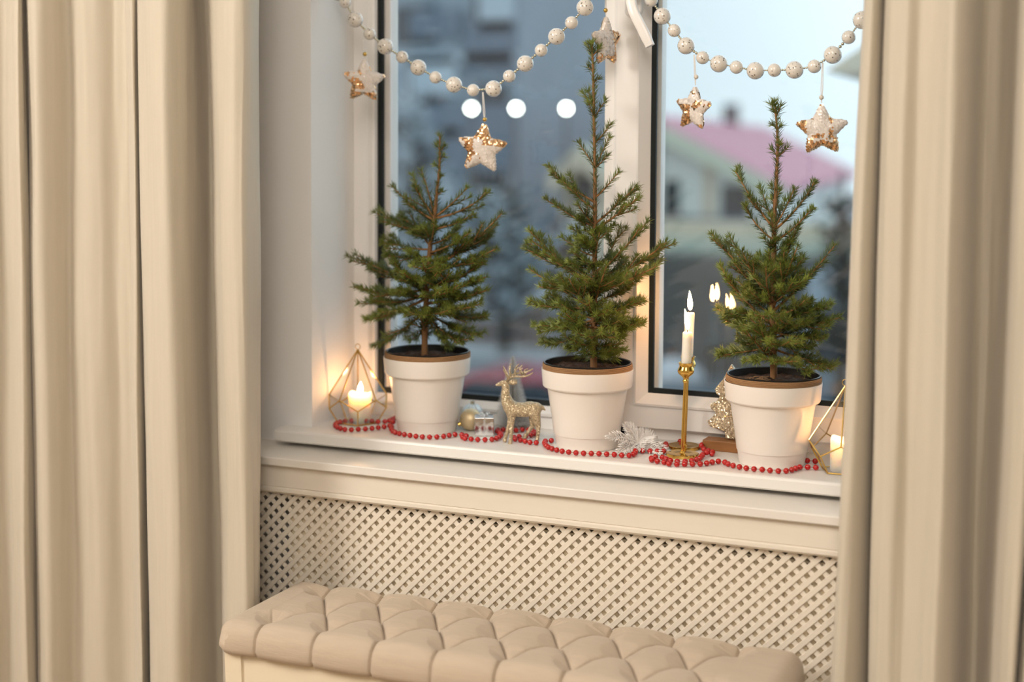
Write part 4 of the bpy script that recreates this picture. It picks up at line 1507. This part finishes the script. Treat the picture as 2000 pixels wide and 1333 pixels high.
gbox(MB(), -gs, gs, -gs, gs, 0, 0.0290).build('box', 'foil', gift, bevel=0.0012)
gbox(MB(), -gs * 1.01, gs * 1.01, -0.0012, 0.0012, -0.0, 0.0297).build('ribbon', 'ribbon', gift)
gbox(MB(), -0.0012, 0.0012, -gs * 1.01, gs * 1.01, -0.0, 0.0297).build('ribbon', 'ribbon', gift)
bw = MB()
for a in (0.5, 2.2, 3.7, 5.3):
    dv = gu * cos(a) + gw * sin(a)
    T = GC + Vector((0, 0, 0.030))
    bw.tube(crom([T, T + dv * 0.005 + Vector((0, 0, 0.0045)), T + dv * 0.010 + Vector((0, 0, 0.003)), T + dv * 0.005 + Vector((0, 0, 0.0005)), T], 4), 0.0007, 6)
bw.build('bow', 'ribbon', gift, smooth='all')

# ------------------------------------------------------------------ white lace leaf clip
lp = PZ(1252, 881)
LO = Vector((lp.x, lp.y, ZS))
lf = thing('lace_leaf_ornament', LO, 'white glittering lacework leaf clip lying between middle pot and candlesticks', 'ornament')


def LP(x, y, dep=0.0):
    q = PY(1180 + x / 8.333, 820 + y / 8.333, LO.y + dep)
    q.z = max(q.z, ZS + 0.0012)
    return q


rnd = random.Random(9)
heart = LP(560, 380, 0.002)
for (tx, ty, dep, wd) in ((350, 105, -.004, 0.011), (55, 300, -.052, 0.012), (215, 575, -.046, 0.011), (600, 495, -.018, 0.013), (900, 570, -.016, 0.013), (1045, 540, -.006, 0.012), (800, 270, .022, 0.016), (560, 180, .028, 0.015)):
    tip = LP(tx, ty, dep)
    mb = MB()
    md = heart.lerp(tip, 0.5) + Vector((0, 0, 0.004))
    mid = crom([heart, md, tip], 10)
    mb.tube(mid, [0.0013 - 0.0008 * i / 20 for i in range(21)], 6)
    ax = (tip - heart).normalized()
    sd = ax.cross(Vector((0.15, -0.75, 0.65))).normalized()
    up = sd.cross(ax)
    edge = {1: [], -1: []}
    for i in range(2, 20):
        t_ = i / 20
        wid = wd * sin(pi * min(1, t_ * 1.02) ** 0.75) ** 0.8
        for sg in (1, -1):
            a = mid[i]
            e = a + sd * sg * wid * rnd.uniform(0.82, 1.12) + ax * 0.010 * (1 - t_ * 0.3) + up * rnd.uniform(-0.002, 0.003)
            e.z = max(e.z, ZS + 0.001)
            h = a.lerp(e, 0.55) + ax * -0.0012 + up * 0.001
            mb.tube([a, h, e], [0.0008, 0.0007, 0.0004], 5)
            edge[sg].append(h)
            b2 = h + (sd * sg * 0.4 + ax).normalized() * 0.0045
            b2.z = max(b2.z, ZS + 0.001)
            mb.tube([h, b2], [0.0007, 0.0004], 4)
    for sg in (1, -1):
        mb.tube(edge[sg], 0.0006, 4)
    mb.build('leaf', 'lace', lf, smooth='all')
ck = LP(600, 540, -0.012)
MB().tube([ck, ck + du * 0.010 + Vector((0, 0, 0.0005))], 0.0022, 8).build('clip', 'steel', lf, smooth=True)

# ------------------------------------------------------------------ gold glass tree on wooden block
wb0 = PZ(1371.5, 879.5)
WO = Vector((wb0.x, wb0.y, ZS))
tu = Vector((1, 0, 0))
gt = thing('tree_ornament', WO + Vector((0.04, 0.01, 0)), 'flat gold-glitter fir tree on a wooden block behind the right pot', 'ornament')
hb = 0.0155
wd_ = MB()
wa = WO.copy()
wx = Matrix.Rotation(radians(-2), 3, 'Z') @ Vector((1, 0, 0))
wy = Vector((-wx.y, wx.x, 0))
wd_.prism([wa, wa + wx * 0.062, wa + wx * 0.062 + wy * 0.030, wa + wy * 0.030], (0, 0, hb))
wd_.build('block', 'wood', gt, bevel=0.001)
YG = wb0.y + 0.014
sil = [(1428, 711.5), (1411, 742), (1395, 761), (1398, 770), (1406, 775), (1399, 784), (1385, 791), (1388, 800), (1398, 806), (1390, 816), (1380, 824), (1386, 834), (1400, 839), (1415, 843), (1416, 858)]
ax0 = PY(1429.5, 780, YG).x
L_ = [PY(x, y, YG) for x, y in sil]
R_ = [Vector((2 * ax0 - q.x, q.y, q.z)) for q in reversed(L_[1:])]
poly = L_ + R_
for q in poly:
    q.z = max(q.z, ZS + hb)
MB().prism(poly, (0, 0.0085, 0)).build('fir', 'gtree', gt, bevel=0.0022)

# ------------------------------------------------------------------ the view outside
M['snow'] = mat('trodden_snow', (0.60, 0.64, 0.69), 0.9, var=0.25, scale=0.25)
M['ground'] = mat('snowy_ground', (0.50, 0.53, 0.57), 0.9, var=0.5, scale=0.2)
M['hwall'] = mat('pale_green_plaster', (0.76, 0.80, 0.77), 0.9, var=0.05, scale=0.6)
M['htrim'] = mat('sage_trim', (0.60, 0.64, 0.53), 0.8, var=0.05, scale=1)
M['cream'] = mat('cream_plaster', (0.66, 0.58, 0.46), 0.9, var=0.1, scale=0.8)
M['roofp'] = mat('faded_red_metal_roof', (0.62, 0.25, 0.34), 0.6, var=0.08, scale=1)
M['dark'] = mat('dark_window', (0.045, 0.055, 0.07), 0.25, var=0.2, scale=1)
M['brick'] = mat('brown_brick', (0.27, 0.22, 0.21), 0.9, var=0.3, scale=2)
M['slate'] = mat('blue_grey_render', (0.30, 0.36, 0.42), 0.9, var=0.12, scale=0.3)
M['slate2'] = mat('slate_cladding', (0.18, 0.22, 0.28), 0.9, var=0.15, scale=0.4)
M['pale'] = mat('pale_blue_render', (0.50, 0.58, 0.65), 0.9, var=0.1, scale=0.3)
M['stone'] = mat('dark_stone', (0.15, 0.145, 0.14), 0.95, var=0.5, scale=1.2, stretch=(0.5, 0.5, 2))
M['greenw'] = mat('pale_green_wall', (0.56, 0.61, 0.52), 0.9, var=0.1, scale=1)
M['tarm'] = mat('tarmac', (0.17, 0.19, 0.21), 0.8, var=0.2, scale=0.6)
M['bare'] = mat('bare_twigs', (0.10, 0.09, 0.085), 0.9, var=0.3, scale=2)
M['frost'] = mat('frosted_twigs', (0.60, 0.68, 0.74), 0.9, var=0.3, scale=2)
M['carred'] = mat('red_car_paint', (0.42, 0.02, 0.045), 0.25, 0.1, coat=0.6)
M['tyre'] = mat('tyre', (0.02, 0.02, 0.02), 0.9)
M['lampglass'] = emitter('lit_lamp_globe', (0.95, 1.0, 0.90), 45)

GZ = -3.5
tag(MB().box(-120, 60, 3.5, 160, GZ - 0.2, GZ).build('ground', 'ground'), 'snow-dusted winter ground outside the window', 'ground', kind='structure')
tag(MB().box(-40, 20, 12, 28.9, GZ, GZ + 0.03).build('yard', 'tarm'), 'grey wet yard pavement outside below the window', 'pavement', kind='structure')
_q = PY(1318, 705, 27.6)
_h = MB().ball((_q.x, 27.6, GZ + 0.03), 0.55, 20, 12, (1.15, 0.8, 0.9))
_h.v = [(a, b, max(c, GZ + 0.03) + (0.05 * noise.noise(Vector((a * 3, b * 3, c * 3))) if c > GZ + 0.1 else 0)) for a, b, c in _h.v]
tag(_h.build('snow_heap', 'snow', smooth='all'), 'small snow heap before the stone wall beyond the candles', 'snow')
tag(MB().box(-30, 20, 32.6, 34.6, GZ, GZ + 0.10).build('snow_bank', 'snow', bevel=0.05), 'strip of trodden snow beside the yard', 'snow')


def slab(mb, x0, x1, y0, y1, dist, dx=0.0, th=0.4):
    """a wall panel facing the window, its outline read at the given Y distance, with real thickness behind"""
    a, b = PY(x0, y1, dist), PY(x1, y1, dist)
    za, zb = PY((x0 + x1) / 2, y1, dist).z, PY((x0 + x1) / 2, y0, dist).z
    mb.box(a.x, b.x, dist, dist + th, min(za, zb), max(za, zb))
    return a, b, za, zb


def building(name, label, x0, x1, ytop, dist, wallm, depth, wins, winm='dark', bands=(), bandm='pale'):
    a, b = PY(x0, 400, dist), PY(x1, 400, dist)
    zt_ = PY((x0 + x1) / 2, ytop, dist).z
    t = thing(name, Vector(((a.x + b.x) / 2, dist, GZ)), label, 'building')
    MB().box(a.x, b.x, dist, dist + depth, GZ, zt_).build('wall', wallm, t)
    MB().box(a.x - 0.3, b.x + 0.3, dist - 0.3, dist + depth + 0.3, zt_, zt_ + 0.35).build('roof', 'slate2', t)
    for w in wins:
        mb = MB()
        slab(mb, w[0], w[1], w[2], w[3], dist - 0.06, th=0.10)
        f = mb.build('window', winm if len(w) < 5 else w[4], t)
        mb = MB()
        slab(mb, w[0] - 2, w[1] + 2, w[3], w[3] + 5, dist - 0.14, th=0.16)
        mb.build('window_sill', 'pale', t)
    for w in bands:
        mb = MB()
        slab(mb, w[0], w[1], w[2], w[3], dist - 0.25, th=0.28)
        mb.build('panel' if w[3] - w[2] > 40 else 'ledge', w[4] if len(w) > 4 else bandm, t)
    return t


building('apartment_block', 'blue-grey apartment block seen through the left window light', 640, 1010, -420, 44, 'slate', 14,
         [(770, 850, 10, 90), (925, 985, -10, 70), (790, 860, 150, 230), (930, 990, 165, 240), (775, 850, 290, 370), (915, 985, 300, 370), (780, 850, 430, 500)],
         bands=[(745, 1005, 105, 125, 'pale'), (745, 900, 250, 268, 'pale'), (745, 1005, 395, 412, 'pale'), (905, 1003, 40, 140, 'slate2'), (790, 890, 112, 185, 'pale'), (935, 1000, -40, 60, 'pale'), (885, 935, 480, 585, 'pale'), (745, 1003, 205, 335, 'slate2'), (800, 900, 20, 70, 'slate2'), (760, 880, 350, 470, 'pale')])
building('grey_tower', 'taller pale tower block beyond the left window light, beside the post', 1010, 1185, -520, 60, 'pale', 3,
         [(1030, 1075, 20, 80), (1110, 1160, 10, 70), (1120, 1165, 130, 190)],
         bands=[(1020, 1098, 105, 270, 'brick'), (1098, 1200, 200, 320, 'slate2'), (1012, 1200, 90, 104, 'pale'), (1015, 1090, 340, 420, 'slate'), (1095, 1190, 420, 560, 'pale')])


def house(name, label, ax, ay, ex, ey, dist, bx, by, bdist, wallm, roofm, trimm, wins, lw=1.0):
    """gable-fronted house: apex and right eave of the front gable, ridge running back to (bx, by)"""
    A, E = PY(ax, ay, dist), PY(ex, ey, dist)
    A2 = PY(bx, by, bdist)
    A2.z = A.z
    dv = A2 - A
    hw = E.x - A.x
    E1 = Vector((A.x - hw * lw, dist, E.z))
    t = thing(name, Vector((A.x, dist, GZ)), label, 'house')
    ins = 0.12 * hw
    MB().prism([Vector((A.x, dist, A.z - 0.25)), Vector((E.x - ins, dist, E.z + (A.z - E.z) * ins / hw - 0.25)), Vector((E.x - ins, dist, GZ)), Vector((E1.x + ins * lw, dist, GZ)), Vector((E1.x + ins * lw, dist, E.z + (A.z - E.z) * ins / hw - 0.25))], dv).build('wall', wallm, t)
    back = Vector((0, -0.7, 0))
    for e in (E, E1):
        MB().prism([A + back, e + back, e + back + Vector((0, 0, -0.22)), A + back + Vector((0, 0, -0.22))], dv * 1.02 - back).build('roof', roofm, t)
        MB().prism([A + back * 1.05 + Vector((0, 0, -0.05)), e + back * 1.05 + Vector((0, 0, -0.05)), e + back * 1.05 + Vector((0, 0, -0.55)), A + back * 1.05 + Vector((0, 0, -0.55))], (0, 0.12, 0)).build('barge_board', trimm, t)
    for w in wins:
        mb = MB()
        slab(mb, w[0], w[1], w[2], w[3], dist - 0.05, th=0.12)
        mb.build(w[4], w[5], t)
    return t, A, dv


hs, hA, hdv = house('pink_roofed_house', 'pale house with faded pink roof seen through the right sash', 1268, 222, 1545, 362, 42, 1492, 256, 66, 'hwall', 'roofp', 'htrim',
                    [(1296, 1326, 352, 424, 'window', 'dark'), (1408, 1462, 362, 424, 'window', 'dark'), (1308, 1332, 256, 288, 'window', 'dark'), (1374, 1394, 292, 424, 'pilaster', 'cream'), (1284, 1560, 424, 436, 'ledge', 'slate2')], lw=0.2)
cq = hA + hdv * 0.62
MB().box(cq.x - 0.28, cq.x + 0.28, cq.y - 0.28, cq.y + 0.28, cq.z - 0.5, cq.z + 0.75).build('chimney', 'brick', hs)
house('cream_gabled_house', 'small cream-gabled house between tower block and window post', 1150, 284, 1088, 340, 37, 1152, 285, 41, 'cream', 'htrim', 'cream', [(1120, 1160, 345, 400, 'window', 'dark')])

yw = MB()
_a, _b, _za, _zb = slab(MB(), 1225, 1760, 436, 470, 30.6)
yw.box(_a.x, _b.x, 30.6, 31.1, GZ, max(_za, _zb))
tag(yw.build('yard_wall', 'cream'), 'cream yard wall below the pink-roofed house', 'wall')
gwm = MB()
_a, _b, _za, _zb = slab(MB(), 1225, 1700, 470, 502, 29.9)
gwm.box(_a.x, _b.x, 29.9, 30.5, GZ, max(_za, _zb))
tag(gwm.build('garden_wall', 'greenw'), 'pale green wall band under the cream yard wall', 'wall')
stw = MB()
_a, _b, _za, _zb = slab(MB(), 1180, 1640, 502, 650, 29.0)
stw.box(_a.x, _b.x, 29.0, 29.8, GZ, max(_za, _zb))
tag(stw.build('stone_wall', 'stone'), 'dark stone retaining wall seen beyond the candles', 'wall')
shd = thing('shed', PY(1640, 700, 27), 'pale blue shed beyond the right spruce', 'shed')
mb = MB()
_a, _b, _za, _zb = slab(MB(), 1570, 1760, 540, 860, 27)
mb.box(_a.x, _b.x, 27, 28.5, GZ, max(_za, _zb))
mb.build('wall', 'pale', shd)
for x in (1590, 1630, 1668, 1705):
    mb = MB()
    slab(mb, x, x + 15, 600, 850, 26.9, th=0.14)
    mb.build('plank', 'slate2', shd)
eav = thing('eave', PY(1680, 120, 5.2), 'pale roof eave of the neighbouring wing beside the right curtain', 'roof')
mb = MB()
mb.prism([PY(1612, 140, 5.2), PY(1760, 140, 5.2), PY(1760, 60, 5.2), PY(1690, 88, 5.2)], (0, 1.2, 0))
mb.build('soffit', 'cream', eav)
mb = MB()
a_ = PY(1692, 140, 5.3)
mb.box(a_.x, a_.x + 0.8, 5.3, 6.3, GZ, a_.z)
mb.build('wall', 'pale', eav)


def bush(name, label, px, py0, py1, dist, half, seed, mats, cat='tree', n=260):
    rnd = random.Random(seed)
    b = PY(px, py1, dist)
    top = PY(px, py0, dist)
    t = thing(name, Vector((b.x, dist, GZ)), label, cat)
    H = top.z - GZ
    tk = MB()
    tk.tube([Vector((b.x, dist, GZ)), Vector((b.x + 0.1, dist, GZ + H * 0.5)), Vector((b.x, dist, top.z))], [0.16, 0.1, 0.03], 7)
    tk.build('trunk', 'bare', t, smooth='all')
    mbs = [MB() for _ in mats]
    wid = half / FPX * dist
    for i in range(n):
        h = rnd.uniform(0.2, 1)
        s = Vector((b.x, dist, GZ + H * h * 0.85))
        a = rnd.uniform(0, 2 * pi)
        L = wid * (1.15 - 0.6 * h) * rnd.uniform(0.5, 1.1)
        e = s + Vector((cos(a) * L, sin(a) * L, rnd.uniform(0.1, 0.8) * L))
        q = s.lerp(e, 0.5) + Vector((rnd.uniform(-.1, .1), 0, rnd.uniform(-.1, .1)))
        k = rnd.randrange(len(mats))
        mbs[k].tube([s, q, e], [0.07, 0.05, 0.025], 4)
        for z in range(3):
            f = q.lerp(e, rnd.random())
            g = f + Vector((rnd.uniform(-1, 1), rnd.uniform(-1, 1), rnd.uniform(0, 1))) * L * 0.3
            mbs[k].tube([f, g], [0.04, 0.02], 4)
    for mb_, mm in zip(mbs, mats):
        mb_.build('branches', mm, t)['kind'] = 'stuff'


bush('bare_tree', 'frosted bare tree at the far left of the left window light', 800, 120, 640, 31, 110, 3, ['frost', 'bare', 'frost'])
bush('bare_tree', 'frosted bare tree behind the star of the left garland', 985, 330, 640, 30, 90, 4, ['frost', 'bare'])
bush('bare_tree', 'low bare tree just left of the window post', 1110, 390, 660, 27.8, 60, 6, ['frost', 'bare', 'bare'])
bush('bare_tree', 'thin dark tree close to the right curtain outside', 1640, 330, 640, 25.3, 70, 8, ['bare'], n=120)

lw_ = MB()
_a, _b, _za, _zb = slab(MB(), 880, 1200, 600, 690, 31.5)
lw_.box(_a.x, _b.x, 31.5, 32.1, GZ, max(_za, _zb))
tag(lw_.build('brick_wall', 'brick'), 'low brown brick wall across the yard behind the deer', 'wall')


def car(px, py, dist, label, paint):
    q = PY(px, py, dist)
    t = thing('car', Vector((q.x, dist, GZ)), label, 'car')
    O = Vector((q.x, dist, GZ))
    side = [(-2.1, 0.35), (-2.1, 0.8), (-1.9, 0.95), (-1.1, 1.0), (-0.6, 1.42), (0.8, 1.45), (1.5, 1.0), (2.05, 0.85), (2.1, 0.35)]
    MB().prism([O + Vector((x, -0.8, z)) for x, z in side], (0, 1.6, 0)).build('body', paint, t, bevel=0.06)
    MB().prism([O + Vector((x, -0.82, z)) for x, z in ((-0.9, 1.02), (-0.5, 1.36), (0.7, 1.38), (1.2, 1.02))], (0, 1.64, 0)).build('windows', 'dark', t)
    for x in (-1.35, 1.3):
        for y in (-0.8, 0.62):
            MB().tube([O + Vector((x, y, 0.32)), O + Vector((x, y + 0.18, 0.32))], 0.32, 18).build('wheel', 'tyre', t)


car(1020, 770, 19.6, 'red car parked below the left window light', 'carred')
for i, (px, lab) in enumerate(((921, 'lit white street lamp, leftmost of three behind the hanging star'), (1008, 'lit white street lamp, middle one of three'), (1106, 'lit white street lamp, rightmost of three beside the tall spruce'))):
    q = PY(px, 212, 35.5)
    t = thing('street_lamp', Vector((q.x, 35.5, GZ)), lab, 'lamp', 'street lamps outside')
    MB().tube([Vector((q.x, 35.5, GZ)), Vector((q.x, 35.5, q.z - 0.06))], [0.07, 0.04], 10).build('pole', 'bare', t)
    MB().ball(q, 0.055, 16, 10).build('globe', 'lampglass', t, smooth='all')
